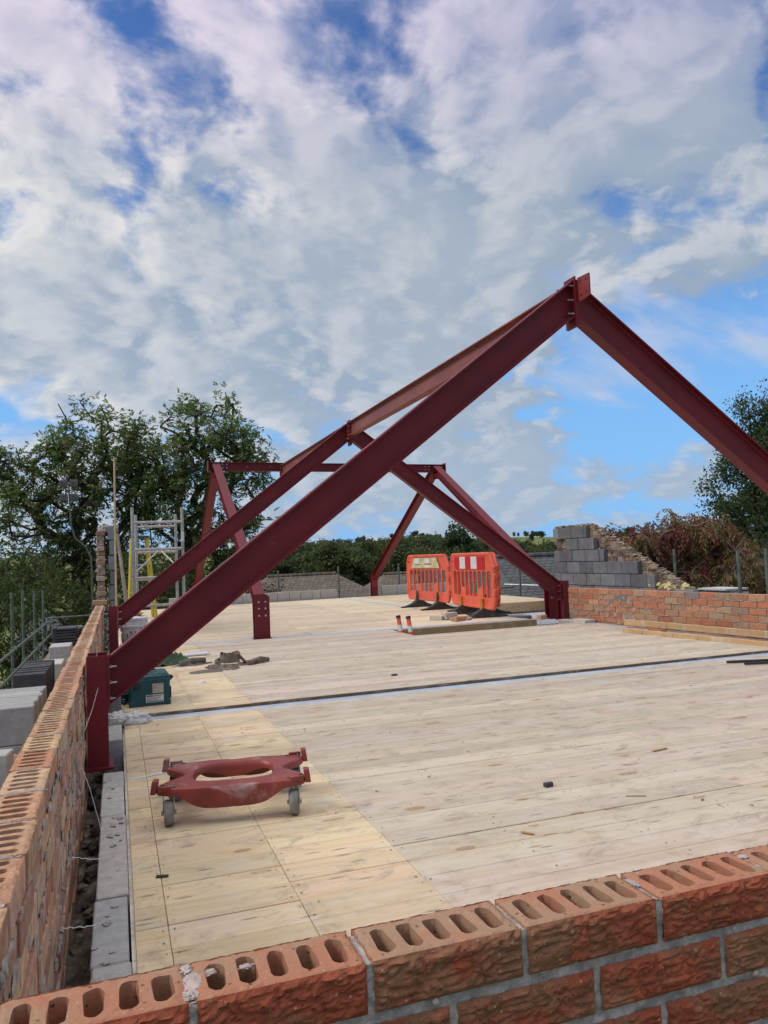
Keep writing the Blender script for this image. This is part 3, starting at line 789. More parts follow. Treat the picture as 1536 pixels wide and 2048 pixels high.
for c in range(8):
    z1 = HR-.075*c
    rquad(rm_, .002, LR-.002, .008, .098, z1-.0765, z1-.063, 0)
    s = -.1125 if c % 2 else 0
    while s < LR:
        if s > .02: rquad(rm_, s-.0115, s+.0015, .009, .098, z1-.0655, z1-.004-random.random()*.008, 0)
        s += .225
    # squeezed-out mortar lips
    s = .1
    while s < LR-.3:
        L = random.uniform(.06, .3)
        if random.random() < .52 and c < 7:
            n = int(L/.03)+1; pts = []; 
            for i in range(n+1): q = rwA+rdir*(s+L*i/n)+rnrm*random.uniform(.001, .007); pts.append((q.x, q.y, z1-.068+random.uniform(-.004, .003)))
            rm_.tube(pts, [random.uniform(.003, .0075) for _ in pts], 5)
        s += L+random.uniform(.0, .15)
for k in range(30):
    q = rwA+rdir*random.uniform(.4, 1.5)+rnrm*.0; rm_.blob((q.x, q.y, random.uniform(.1, .38)), random.uniform(.01, .03), 2, .5, 5, (.15, 1.2, 1.2))
rwall = thing('brick_wall', 'low orange brick wall on the right, mortar squeezing from its joints', 'brick wall', (rwA.x, rwA.y, 0))
rb.build('bricks', 'brick', rwall); rm_.build('mortar', 'mortar_pale', rwall)
# pale blocks along its foot
pb = MB()
def pblock(s0, s1, d0, d1, z0, z1, t): pb.tint = jit(t, .06); rquad(pb, s0, s1, d0, d1, z0, z1, .006)
s = -.02
for L, zt in ((.34, .045), (.30, .075), (.44, .03), (.44, .028), (.44, .03), (.44, .03), (.44, .035), (.44, .03), (.44, .03), (.44, .03), (.44, .03), (.44, .03), (.44, .03), (.44, .03)):
    pblock(s+.003, s+L-.003, -.20+random.uniform(-.008, .008), -.02, -.2, zt, (.47, .43, .39)); s += L
tag(pb.build('block_wall', 'block'), 'row of pale blocks along the foot of the right brick wall', 'block wall')
m = MB(); m.tint = (.36, .13, .08); rquad(m, 1.95, 2.17, -.32, -.225, .001, .062, .004)
tag(m.build('brick', 'brick'), 'loose red brick lying flat by the timber end at the right wall', 'brick')

# --- far gable remnant on the right: stepped dark blocks against a rubble wall with sloping mortar coping
GX = 8.4
ga = MB(); st_ = MB(); cp_ = MB()
yS = [13.69, 13.69, 13.69, 13.69, 13.69, 13.69, 13.69]
courses = [(.105, 9.72), (.33, 10.63), (.555, 11.05), (.78, 12.0), (1.005, 12.29), (1.23, 12.52)]
for ci, (z, yend) in enumerate(courses):
    y = 13.69-(.22 if ci % 2 else 0)
    first = True
    ya = 13.69
    while ya > yend+.05:
        yb_ = max(yend, (y-.44) if not first else y-.44 if ci % 2 == 0 else y)
        if first and ci % 2: yb_ = 13.69-.22
        first = False
        ga.tint = jit(random.choice([(.145, .15, .16), (.175, .18, .19), (.12, .125, .135), (.20, .20, .20)]), .15)
        if not (ci == 4 and ya == 13.69):
            ga.cbox(GX-random.uniform(0, .012), GX+.1, yb_+.005, ya-.005, z+.005, z+.22, .006)
        ya = yb_; y = ya
def slope_z(y): return 1.50 if y > 12.55 else 1.50-(12.55-y)*(1.50-.31)/(12.55-9.98)
for k in range(560):
    y = random.uniform(9.8, 13.68); zt = slope_z(y)-.05; z = zt*(1-random.random()**1.5*.75)
    if z < .1: continue
    st_.tint = jit(random.choice([(.22, .17, .12), (.17, .13, .10), (.28, .22, .16), (.12, .085, .07), (.24, .15, .10)]), .2)
    a, b, c = random.uniform(.05, .13), random.uniform(.03, .06), random.uniform(.02, .06)
    st_.cbox(GX+.10-c*.3, GX+.22, y-a, y+a, max(.05, z-b), min(z+b, zt+.02), .008, .004)
st_.tint = (.22, .18, .14)
pl = [(13.69, .0), (9.98, .0), (9.98, .27), (12.55, 1.44), (13.69, 1.44)]
st_.add([(GX+.11, y, z) for y, z in pl]+[(GX+.25, y, z) for y, z in pl], [(0, 1, 2, 3, 4), (9, 8, 7, 6, 5)]+[(i, (i+1) % 5, 5+(i+1) % 5, 5+i) for i in range(5)])
for k in range(330):
    y = random.uniform(9.62, 13.68) if k > 60 else random.uniform(9.8, 11.2); z = slope_z(y)
    cp_.blob((GX+random.uniform(.09, .25), y, z-.02+random.uniform(-.02, .015)), random.uniform(.022, .042), 2, .5, 4, (1.2, 1.6, .40))
gt = thing('gable_wall', 'ruined stepped gable of dark blocks with sloping rubble edge, right background', 'gable wall', (GX, 11.7, .0))
ga.build('blockwork', 'aerated', gt); st_.build('rubble', 'stone', gt); cp_.build('coping', 'coping', gt)
mm = MB()
for k in range(26): mm.blob((GX+random.uniform(.02, .10), random.uniform(10.0, 10.95), .33+random.uniform(-.02, .05)), random.uniform(.03, .06), 2, .4, 4)
mm.build('insulation', 'insul', gt)
wl = MB(); wl.tint = (.14, .145, .15); wl.box(GX, GX+.34, 9.6, 13.7, -1.2, .085); wl.build('base', 'aerated', gt)
m = MB(); m.tint = (.5, .5, .5); m.box(GX-.02, GX+.4, 9.05, 9.62, .27, .30); m.box(GX-.02, GX+.4, 9.05, 9.62, .335, .36); m.box(GX+.1, GX+.3, 9.1, 9.5, .30, .335)
tag(m.build('slab', 'block'), 'pale concrete slab lying at the foot of the sloping gable', 'slab')

# --- far gable remnant on the left, seen end-on: brick skin, cavity, block leaf
gl = MB(); z = .40; k = 0
while z < 1.58:
    gl.tint = jit((.33, .20, .15) if k % 2 else (.40, .32, .27), .2); d = (0 if k % 3 else -.05)+random.uniform(-.02, .02)
    gl.cbox(-.268+random.uniform(-.006, .006), -.155+random.uniform(-.006, .006), 12.35+d, 13.9, z+.004, z+.071, .006, .003); z += .075; k += 1
z = .33; ga2 = MB(); k = 0
while z < 1.55:
    ga2.tint = jit((.22, .235, .25), .12); j = (.02 if k % 2 else 0); ga2.cbox(-.085-j, .012-j*.8, 12.35+random.uniform(-.03, .03), 13.9, z+.006, z+.219, .008); z += .225; k += 1
mp = MB()
for k in range(34): mp.blob((random.uniform(-.26, -.16), 12.33+random.uniform(-.03, .02), random.uniform(.5, 1.62)), random.uniform(.015, .035), 2, .5, 4, (1.2, .5, .8))
for k in range(24): mp.blob((random.uniform(-.25, .0), random.uniform(12.4, 12.9), 1.60+random.uniform(-.03, .06)), random.uniform(.04, .07), 2, .5, 4)
g2 = thing('gable_wall', 'ragged cavity gable seen end-on at the far end of the left wall', 'gable wall', (-.13, 12.9, .3))
gl.build('brick_skin', 'brick', g2); ga2.build('block_leaf', 'aerated', g2); mp.build('mortar', 'mortar_pale', g2)
m = MB(); m.tint = (.45, .26, .16); m.cbox(-.31, -.125, 11.42, 11.52, .535, .60, .004)
tag(m.build('brick', 'brick'), 'brick set across the far end of the slotted left wall', 'brick')

# ================================================================== STEEL FRAMES
def ibeam(mb, p0, p1, side, depth, width, tf=.010, tw=.007, cut0=None, cut1=None):
    """I section whose TOP face centre line runs p0->p1; side = unit vector across the flanges; cut = plane normal of the end cut"""
    p0, p1, side = Vector(p0), Vector(p1), Vector(side).normalized()
    ax = (p1-p0).normalized(); side = (side-ax*side.dot(ax)).normalized(); nrm = side.cross(ax)
    if nrm.z < 0: nrm = -nrm
    w, t = width/2, tw/2; f = .006
    prof = [(-w, 0), (w, 0), (w, -tf), (t+f, -tf), (t, -tf-f), (t, -depth+tf+f), (t+f, -depth+tf), (w, -depth+tf), (w, -depth), (-w, -depth), (-w, -depth+tf), (-t-f, -depth+tf), (-t, -depth+tf+f), (-t, -tf-f), (-t-f, -tf), (-w, -tf)]
    vs = []
    for p, cut in ((p0, cut0), (p1, cut1)):
        for a, b in prof:
            q = p+side*a+nrm*b
            if cut is not None:
                cn = Vector(cut); q = q+ax*((p-q).dot(cn)/ax.dot(cn))
            vs.append(q)
    n = len(prof)
    fs = [tuple(range(n)), tuple(reversed(range(n, 2*n)))]+[(i, (i+1) % n, n+(i+1) % n, n+i) for i in range(n)]
    mb.add(vs, fs)
def hpost(mb, x, y, z0, z1, w, d, tf=.010, tw=.007, turn=False):
    """upright H section, flanges facing +-y (turn: +-x), centre x, y"""
    h, v = w/2, d/2
    def bx(x0, x1, y0, y1):
        if turn: mb.box(x+y0, x+y1, y+x0, y+x1, z0, z1)
        else: mb.box(x+x0, x+x1, y+y0, y+y1, z0, z1)
    bx(-h, h, -v, -v+tf); bx(-h, h, v-tf, v); bx(-tw/2, tw/2, -v+tf, v-tf)
def bolt(par, p, d, r=.011, L=.022):
    m = MB(); p, d = Vector(p), Vector(d).normalized()
    m.tube([p, p+d*L*.55], r, 6); m.tube([p+d*L*.55, p+d*L*1.6], r*.55, 8)
    return m.build('bolt', 'bolt', par)
def portal(y, xl, xr, xa, zt, zf, label, dpt):
    t = thing('steel_frame', label, 'steel frame', (xl, y, 0), group='red portal frames')
    D_ = .203; wd = .102
    for sx, xf in ((-1, xl), (1, xr)):
        m = MB(); xe = xf+(.052 if sx < 0 else -.052)
        # rafter top line from post face to ridge
        ibeam(m, (xe-sx*.012, y, zf+.0), (xa+sx*.012, y, zt), (0, 1, 0), D_, wd, cut0=(1, 0, 0), cut1=(1, 0, 0)); m.build('rafter', 'steel', t)
        m = MB(); hpost(m, xf, y, .012, zf+.012, .102, dpt); m.box(xf-.075, xf+.075, y-dpt/2-.03, y+dpt/2+.03, -.004, .012)
        m.build('post', 'steel', t)
        m = MB(); xp0, xp1 = sorted((xe, xe-sx*.012)); m.box(xp0+.0005, xp1-.0005, y-.055, y+.055, zf-.275, zf+.01); m.build('end_plate', 'plate', t)
        for zz_ in (zf-.055, zf-.14, zf-.225):
            for yy in (-.033, .033): bolt(t, (xe-sx*.012, y+yy, zz_), (-sx, 0, 0))
    m = MB(); m.box(xa-.0115, xa-.0008, y-.066, y+.066, zt-.322, zt+.022); m.box(xa+.0008, xa+.0115, y-.066, y+.066, zt-.322, zt-.002); m.build('ridge_plate', 'steel', t)
    for zz_ in (zt-.04, zt-.14, zt-.235):
        for yy in (-.042, .042): bolt(t, (xa-.012, y+yy, zz_), (-1, 0, 0), .010, .03)
    return t
XA = 3.03
f1 = portal(4.50, -.107, 6.17, 3.005, 2.885, .577, 'nearest red steel portal frame, big rafters crossing the middle of the picture', .20)
f2 = portal(9.95, -.044, 6.215, 3.03, 2.882, .565, 'middle red steel portal frame, smaller, behind the nearest one', .18)
# drilled cleats at the ridge
m = MB(); rotY = Matrix(((0, 0, 1, 3.03), (1, 0, 0, 0), (0, 1, 0, 0), (0, 0, 0, 1)))     # local x->y, y->z, z->x
def hole(cx, cy, r, n=10): return [(cx+r*math.cos(2*math.pi*k/n), cy+r*math.sin(2*math.pi*k/n)) for k in range(n)]
m.plate([(4.305, 2.735), (4.436, 2.725), (4.436, 2.895), (4.305, 2.885)], [hole(4.338, 2.855, .0095), hole(4.398, 2.858, .0095), hole(4.338, 2.768, .0095), hole(4.398, 2.762, .0095)], rotY, -.0118, -.001)
m.build('cleat_plate', 'plate', f1)

# A-frames of the cross wing, standing in y-z planes
def aframe(xn, yn, xt, yt, zt, xf_, yf_, label, wn):
    t = thing('steel_frame', label, 'steel frame', (xn, yn, 0), group='red A-frames of the cross wing')
    ztop = .575
    for (x, y, sg, w_) in ((xn, yn, 1, wn), (xf_, yf_, -1, wn)):
        m = MB(); hpost(m, x, y, .012, ztop, w_, .152); m.box(x-w_/2-.02, x+w_/2+.02, y-.09, y+.09, -.003, .012); m.build('post', 'steel', t)
        m = MB(); ye = y+sg*.076
        ibeam(m, (x, ye+sg*.013, ztop+.02), (xt, yt-sg*.006, zt), (1, 0, 0), .152, .152, cut0=(0, 1, 0), cut1=(0, 1, 0)); m.build('rafter', 'steel', t)
        m = MB(); y0, y1 = sorted((ye+sg*.0005, ye+sg*.0125)); m.box(x-w_/2, x+w_/2, y0, y1, ztop-.33, ztop+.015); m.build('end_plate', 'plate', t)
        if sg > 0:
            for zz_ in (ztop-.075, ztop-.165, ztop-.26):
                for xx in (-.045, .045): bolt(t, (x+xx, y-.076, zz_), (0, -1, 0), .014, .012)
    m = MB(); m.box(xt-.08, xt+.08, yt-.0055, yt+.0055, zt-.30, zt+.012); m.build('ridge_plate', 'plate', t)
    return t
af1 = aframe(1.852, 10.52, 1.852, 14.95, 2.965, 1.852, 19.38, 'left red A-frame whose near post stands in the middle of the deck', .205)
af2 = aframe(6.23, 10.30, 6.42, 14.95, 2.915, 6.425, 19.42, 'right red A-frame with its far post on the pale block kerb', .152)

# ridge beams
def ridge(label, p0, p1, side, depth=.178, width=.102, plates=True, mat='steel_lit'):
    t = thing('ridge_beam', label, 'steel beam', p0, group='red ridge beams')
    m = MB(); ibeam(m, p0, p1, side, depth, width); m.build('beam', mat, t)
    ax = (Vector(p1)-Vector(p0)).normalized()
    if plates:
        for p, s in ((Vector(p0), 1), (Vector(p1), -1)):
            m = MB(); c = p+ax*s*.003
            if abs(ax.y) > .7: m.box(c.x-.06, c.x+.06, c.y-.006, c.y+.006, c.z-depth-.035, c.z+.006)
            else: m.box(c.x-.006, c.x+.006, c.y-.08, c.y+.08, c.z-depth-.02, c.z+.03)
            m.build('end_plate', 'plate', t)
            for a in (-.036, .036):
                for b in (-.045, -.12):
                    if abs(ax.y) > .7: bolt(t, (c.x+a, c.y-.008, c.z+b), (0, -1, 0), .009, .016)
                    else: bolt(t, (c.x+.02*s, c.y-.052, c.z+b*.8), (0, -1, 0), .011, .012)
    return t
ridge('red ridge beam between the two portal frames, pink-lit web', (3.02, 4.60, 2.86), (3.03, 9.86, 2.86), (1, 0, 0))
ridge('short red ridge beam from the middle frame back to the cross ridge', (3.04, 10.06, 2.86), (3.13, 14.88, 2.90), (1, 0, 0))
cr = ridge('long level red cross ridge beam joining the tops of both A-frames', (1.70, 14.955, 2.972), (6.62, 14.955, 2.92), (0, 1, 0), .165, .102, True, 'steel')
for x, z in ((1.98, 2.93), (1.98, 2.86), (2.06, 2.93), (2.06, 2.86), (6.26, 2.88), (6.26, 2.81), (6.18, 2.88), (6.18, 2.81), (6.56, 2.88), (6.56, 2.81), (2.45, 2.88), (2.9, 2.89), (4.3, 2.87), (5.2, 2.86)):
    bolt(cr, (x, 14.948, z), (0, -1, 0), .013 if x < 2.1 or x > 6 else .008, .014)

# ================================================================== THINGS ON THE DECK
# --- red plastic wheeled dolly
dt = thing('dolly', 'red plastic four-wheeled dolly with open middle on the pale boards', 'dolly', (.468, 3.462, .002), R(-11))
HX, HY, ZT = .318, .215, .150
def dol_out(t):          # rounded rectangle with hollowed short ends and slightly waisted long sides
    a = t*2*math.pi; c, s = math.cos(a), math.sin(a); n = 7
    r = 1/((abs(c)/HX)**n+(abs(s)/HY)**n)**(1/n); x, y = r*c, r*s
    k = math.exp(-(y/.095)**2)
    if abs(x) > .15: x = x-math.copysign(.105*k*min(1, (abs(x)-.15)/.1), x)
    k2 = math.exp(-(x/.13)**2)
    if abs(y) > .1: y = y+math.copysign(.012*k2, y)
    return x, y
def dol_in(t):
    a = t*2*math.pi; c, s = math.cos(a), math.sin(a); n = 3.4
    r = 1/((abs(c)/.165)**n+(abs(s)/.136)**n)**(1/n); return r*c, r*s
N_ = 120; rings = 9; dm = MB(); vs = []
def skirt(x, y): return .030+.056*math.exp(-(x/.185)**6)*min(1, abs(y)/.1)
prof = []
for i in range(N_):
    t = i/N_; ox, oy = dol_out(t); ix, iy = dol_in(t); rowv = []
    so = skirt(ox, oy); si = .046+.016*math.cos(ix*22)
    dipo = .016*math.exp(-((ox)/.05)**2)*(1 if abs(oy) > .15 else 0)
    for (u, z) in ((0, ZT-si), (.0, ZT-.02), (.03, ZT-.006), (.10, ZT+.002), (.3, ZT+.001), (.6, ZT), (.9, ZT-.001-dipo*.3), (.97, ZT-.004-dipo), (1.0, ZT-.012-dipo), (1.012, ZT-so*.6), (.985, ZT-so), (.93, ZT-so+.002), (.90, ZT-.018), (.1, ZT-.018), (.08, ZT-si)):
        x, y = ix+(ox-ix)*u, iy+(oy-iy)*u
        z += .0012*mnoise.noise(Vector((x*30, y*30, z*20)))
        rowv.append((x, y, z))
    prof.append(rowv)
K = len(prof[0]); vs = [p for r_ in prof for p in r_]
dm.add(vs, [(i*K+k, i*K+(k+1) % K, ((i+1) % N_)*K+(k+1) % K, ((i+1) % N_)*K+k) for i in range(N_) for k in range(K)])
dm.build('frame', 'dollyred', dt, smooth=True, world=False)
for sx in (-1, 1):
    for sy in (-1, 1):
        m = MB(); bm = bmesh.new(); bmesh.ops.create_cube(bm, size=1)
        for v in bm.verts: v.co = Vector((v.co.x*.024+sx*(HX-.004)-(sx*.008 if v.co.z > 0 else 0), v.co.y*(.062 if v.co.z < 0 else .046)+sy*(HY-.045), v.co.z*.054+ZT+.004))
        bmesh.ops.bevel(bm, geom=bm.edges[:], offset=.005, segments=2, affect='EDGES', profile=.5); m.bm(bm)
        m.cbox(sx*(HX-.05)-.028, sx*(HX-.05)+.028, sy*(HY-.012)-.005, sy*(HY-.012)+.005, ZT-.012, ZT+.010, .003)
        m.build('corner_lip', 'dollyred', dt, smooth=True, world=False)
for sx in (-1, 1):
    for sy in (-1, 1):
        for ox_, oy_ in ((.035, .030), (.085, .030), (.035, .070)):
            m = MB(); q = Vector((sx*(HX-ox_), sy*(HY-oy_), ZT-.003)); m.tube([q, q+Vector((0, 0, .006))], .0075, 8); m.build('bolt', 'darkmetal', dt, world=False)
for sx, sy, sw in ((-1, -1, 96), (1, -1, 84), (-1, 1, 60), (1, 1, 110)):
    cxx, cyy = sx*(HX-.062), sy*(HY-.048)
    m = MB(); a = R(sw); dx, dy = math.cos(a), math.sin(a)      # rolling direction
    ax_ = Vector((-dy, dx, 0)); fwd = Vector((dx, dy, 0)); c0 = Vector((cxx, cyy, 0))-fwd*.018
    m.cyl(Vector((cxx, cyy, ZT-.030)), Vector((cxx, cyy, ZT-.019)), .034, 18)
    for s in (-1, 1):
        mt = Matrix((fwd.to_4d(), Vector((0, 0, 1, 0)), ax_.to_4d(), Vector((0, 0, 0, 1)))).transposed(); mt.translation = c0+ax_*s*.0215
        m.prism([(-.012, .050), (.012, .050), (.042, ZT-.030), (-.010, ZT-.030), (-.024, .078)], mt, -.0015, .0015)
        m.cyl(c0+ax_*s*.021+Vector((0, 0, .05)), c0+ax_*s*.030+Vector((0, 0, .05)), .009, 6)
    fork = m.build('caster', 'galv', dt, world=False)
    m = MB(); rw = .050; pr = [(.012, -.016), (.028, -.016), (.040, -.0185), (.047, -.0175), (.05, -.012), (.05, .012), (.047, .0175), (.040, .0185), (.028, .016), (.012, .016)]
    n = 28; vv = []
    for r_, o in pr:
        for k in range(n): b_ = 2*math.pi*k/n; vv.append(c0+Vector((0, 0, .05))+fwd*r_*math.cos(b_)+Vector((0, 0, 1))*r_*math.sin(b_)+ax_*o)
    m.add(vv, [(i*n+k, i*n+(k+1) % n, (i+1)*n+(k+1) % n, (i+1)*n+k) for i in range(len(pr)-1) for k in range(n)])
    m.build('wheel', 'wheel', fork, smooth=True, world=False)

# --- teal tool case
tb = thing('tool_case', 'teal plastic tool case with white labels beside the nearest frame post', 'tool case', (.215, 6.245, .003), R(2))
m = MB(); w_, d_, h_ = .1465, .165, .236
m.cbox(-w_, w_, -d_, d_, 0, h_, .012)
tbb = m.build('body', 'teal', tb, smooth=True, world=False)
m = MB()
m.cbox(-w_-.004, w_+.004, -d_-.004, d_+.004, .196, .204, .002); m.cbox(-w_+.02, w_-.02, -d_+.03, d_-.03, h_-.001, h_+.006, .003)
for k in range(6): m.cbox(-w_+.03+k*.045, -w_+.055+k*.045, -.08, .08, h_+.005, h_+.0085, .001)
m.cbox(-w_-.003, -w_+.028, -d_-.006, -d_+.02, .003, .05, .004); m.cbox(w_-.028, w_+.003, -d_-.006, -d_+.02, .003, .05, .004)
m.build('lid_rim', 'teal', tb, world=False)
m = MB(); m.cbox(-w_+.032, -w_+.074, -d_-.010, -d_+.002, .138, .192, .004); m.cbox(-w_+.038, -w_+.068, -d_-.013, -d_-.008, .15, .168, .002); m.build('latch', 'black', tb, smooth=True, world=False)
m = MB(); m.cbox(w_-.002, w_+.009, -.06, -.02, .09, .15, .003); m.build('latch', 'black', tb, world=False)
m = MB(); m.cbox(w_-.002, w_+.009, -d_+.01, -d_+.05, .055, .14, .003); m.build('latch', 'black', tb, world=False)
m = MB(); m.tube([(w_-.002, .03, .15), (w_+.035, .03, .185), (w_+.035, .11, .185), (w_-.002, .11, .15)], .010, 8); m.build('handle', 'black', tb, smooth=True, world=False)
m = MB(); m.tube([(-.03, -.02, h_+.003), (-.03, .0, h_+.024), (.05, .0, h_+.024), (.05, -.02, h_+.003)], .007, 8); m.build('handle', 'black', tb, smooth=True, world=False)
m = MB(); m.box(-.030, .098, -d_-.0022, -d_-.0005, .036, .092); lb_ = m.build('label', 'label', tb, world=False)
m = MB(); m.box(.018, .098, -d_-.0022, -d_-.0005, .101, .172); lb2 = m.build('label', 'labelbrown', tb, world=False); lb2['label'] = 'scuffed square brownish label'
m = MB(); m.box(-.026, .094, -d_-.0032, -d_-.0024, .041, .046)
m.add([(-.026, -d_-.003, .079), (.024, -d_-.003, .079), (.020, -d_-.003, .088), (-.026, -d_-.003, .088)], [(0, 1, 2, 3)])
x = .030
for k in range(7): m.box(x, x+.0055, -d_-.0032, -d_-.0024, .0785+(.001 if k % 2 else 0), .0865-(.0015 if k % 3 else 0)); x += .0078
for k in range(4): m.box(-.024, .05+.01*k, -d_-.0032, -d_-.0024, .052+.006*k, .0535+.006*k)
m.build('print', 'black', lb_, world=False)

# --- coil of blue-green cord behind the case
m = MB()
for k in range(7):
    r_ = .05+.006*k; pts = [(.02+r_*math.cos(a*.5), 6.30+r_*.8*math.sin(a*.5), .02+.012*k+.006*math.sin(a*1.7+k)) for a in range(0, 14)]
    m.tube(pts, .006, 6)
tag(m.build('cord_coil', 'teal', smooth='all'), 'dark coil of cord tucked between tool case and wall', 'cord')

# --- crumpled clear plastic
def crumple(mb, c, r, sub=3, amp=.5, sq=(1, 1, .6)):
    bm = bmesh.new(); bmesh.ops.create_icosphere(bm, subdivisions=sub, radius=1)
    off = Vector((random.random()*50,)*3)
    for v in bm.verts:
        d = 1+amp*(abs(mnoise.noise(v.co*2.3+off))-.25)+amp*.5*(abs(mnoise.noise(v.co*6+off))-.2)
        v.co = Vector((c[0]+v.co.x*d*r*sq[0], c[1]+v.co.y*d*r*sq[1], max(.003, c[2]+v.co.z*d*r*sq[2])))
    mb.bm(bm)
m = MB(); crumple(m, (.105, 5.56, .02), .075, 4, .7, (1.25, 1.1, .75))
tag(m.build('plastic_bag', 'film', smooth='all'), 'crumpled clear plastic bag at the left end of the floor slot', 'plastic bag')
m = MB(); crumple(m, (-.02, 5.42, .075), .06, 4, .7, (1.1, 1.5, .55))
tag(m.build('plastic_bag', 'film', smooth='all'), 'clear plastic scrap draped on the block beside the crumpled bag', 'plastic bag')

# --- cloth heaps
def heap(mb, c, rx, ry, h, amp=.5, n=26, seed=0., rot=0.):
    """crumpled sheet of cloth lying on the deck"""
    vs = []; ca, sa = math.cos(rot), math.sin(rot)
    for i in range(n+1):
        for k in range(n+1):
            u, v = 2*k/n-1, 2*i/n-1; q = Vector((u*1.8+seed, v*1.8, seed))
            rr = math.hypot(u, v); fall = max(0, 1-rr*rr*.75)
            z = h*fall*(.35+amp*abs(mnoise.noise(q*1.7))*2+.35*mnoise.noise(q*4.2))
            e = 1+.25*mnoise.noise(Vector((math.atan2(v, u)*1.3, seed, 2)))
            x, y = u*rx*e, v*ry*e; sq = .5+.5*max(0, 1-abs(u*v)*.75)
            x, y = x*sq, y*sq
            vs.append((c[0]+x*ca-y*sa, c[1]+x*sa+y*ca, c[2]+max(.004, z)))
    W_ = n+1; mb.add(vs, [(i*W_+k, i*W_+k+1, (i+1)*W_+k+1, (i+1)*W_+k) for i in range(n) for k in range(n)])
m = MB(); heap(m, (.42, 8.55, .0), .24, .26, .17, .6, 30, 3.1); heap(m, (.62, 8.60, .0), .17, .20, .12, .6, 24, 8.4)
tag(m.build('jacket', 'green_cloth', smooth='all'), 'crumpled green jacket in a heap on the deck', 'jacket')
m = MB(); heap(m, (.74, 8.28, .0), .22, .10, .06, .5, 22, 5.5, .12)
m.tube([(.60, 8.22, .035), (.72, 8.26, .055), (.86, 8.30, .05)], [.03, .034, .026], 10)
tag(m.build('trousers', 'grey_cloth', smooth='all'), 'dark rolled cloth lying against the green jacket', 'cloth')
bt = thing('tool_belt', 'brown leather tool belt sprawled on the boards with a round dark pad', 'tool belt', (1.08, 7.85, 0))
m = MB(); heap(m, (1.02, 7.78, 0), .15, .17, .055, .7, 30, 12.3, .4); heap(m, (1.27, 7.96, 0), .22, .09, .05, .7, 30, 17.7, .25); heap(m, (.90, 7.88, 0), .09, .13, .06, .7, 22, 4.7, .9)
for k in range(2):
    pts = [(.92+.05*k, 7.92, .03), (.94, 8.02, .06), (1.05, 8.10, .10), (1.16, 8.04, .11), (1.22, 7.92, .04)]
    m.tube(pts, [.012, .02, .022, .02, .012], 8)
m.build('pouch', 'brown_cloth', bt, smooth='all')
m = MB(); n = 20
ring = [(1.07+.10*math.cos(2*math.pi*k/n), 7.99+.085*math.sin(2*math.pi*k/n)) for k in range(n)]
for k in range(n):
    a, b = ring[k], ring[(k+1) % n]; z0, z1 = .045, .135+.012*math.sin(k)
    m.add([(a[0], a[1], z0), (b[0], b[1], z0), (b[0]+.01, b[1]+.02, z1), (a[0]+.01, a[1]+.02, z1)], [(0, 1, 2, 3)])
m.build('strap', 'brown_cloth', bt, smooth='all')
m = MB(); m.lathe([(0, .02), (.075, .035), (.082, .09)], (1.075, 8.0, .02), 16); m.build('lining', 'blue_cloth', bt, smooth='all')
m = MB(); m.tube([(1.24, 7.88, .03), (1.38, 7.99, .045), (1.48, 8.08, .03)], [.03, .035, .02], 8); m.build('strap', 'brown_cloth', bt, smooth='all')
m = MB(); m.lathe([(0, .012), (.16, .012), (.175, .006), (.175, .001), (0, .001)], (.80, 7.66, 0), 30); m.build('pad', 'grey_cloth', bt, smooth=True)
m = MB(); m.cbox(.72, .98, 9.02, 9.26, .002, .035, .004)
pw = m.build('white_box', 'whitepl'); tag(pw, 'flat white box lying behind the green jacket', 'box')
m = MB(); m.box(.74, .95, 9.017, 9.0195, .008, .018); m.build('dark_stripe', 'black', pw).parent = pw
m = MB(); heap(m, (.60, 8.02, 0), .16, .06, .025, .5, 14, 2.2); tag(m.build('white_rag', 'whitepl', smooth='all'), 'thin white rag in front of the green jacket', 'rag')
m = MB(); crumple(m, (.70, 6.98, .012), .028, 2, .7, (1.2, .8, .8)); tag(m.build('paper_scrap', 'whitepl'), 'small crumpled white paper scrap in front of the tool belt', 'paper')
m = MB(); m.tint = (.6, .6, .6)
# white chalk smear: a thin dried strip of plaster dust on the boards
m.add([(.045, 4.10, .0018), (.26, 4.165, .0018), (.265, 4.18, .0018), (.20, 4.18, .0018), (.046, 4.135, .0018)], [(0, 1, 2, 3, 4)])
tag(m.build('masking_tape', 'whitepl'), 'short white tape strip stuck on the boards left of the dolly', 'tape')

# --- small offcuts and debris on the boards
def chip(label, x, y, s, mat, rz, tint=(.2, .15, .1), name='offcut', cat='offcut'):
    m = MB(); m.tint = tint; m.seed = seed3(); mt = Matrix.Translation((x, y, .002)) @ Matrix.Rotation(rz, 4, 'Z')
    bm = bmesh.new(); bmesh.ops.create_cube(bm, size=1)
    for v in bm.verts: v.co = Vector((v.co.x*s[0], v.co.y*s[1]*(1 if v.co.x < 0 else .8), (v.co.z+.5)*s[2]))
    bmesh.ops.bevel(bm, geom=bm.edges[:], offset=min(s)*.12, segments=1, affect='EDGES', profile=.5); m.bm(bm, mt)
    return tag(m.build(name, mat), label, cat)
chip('small grey-green block offcut alone on the greyish boards', 1.80, 3.085, (.042, .024, .017), 'slate', .1)
chip('dark brown wood chip near the block course, left foreground', .127, 2.80, (.040, .018, .005), 'bark', -.3)
chip('small dark wedge and batten piece in the middle of the deck', 2.27, 6.40, (.05, .035, .022), 'bark', .2)
chip('thin pale splinter beside the dark wedge', 2.18, 6.39, (.12, .012, .006), 'timber', .15, (.45, .33, .2))
chip('curled wood shaving at the right of the deck', 2.62, 3.36, (.10, .016, .006), 'timber', .15, (.50, .34, .20))
chip('brown splinter flat on the grey boards', 1.43, 2.62, (.050, .012, .004), 'timber', -.9, (.42, .26, .13))
chip('thin brown sliver of waste wood on the grey boards', 2.05, 2.80, (.085, .004, .003), 'timber', -.45, (.30, .19, .11))
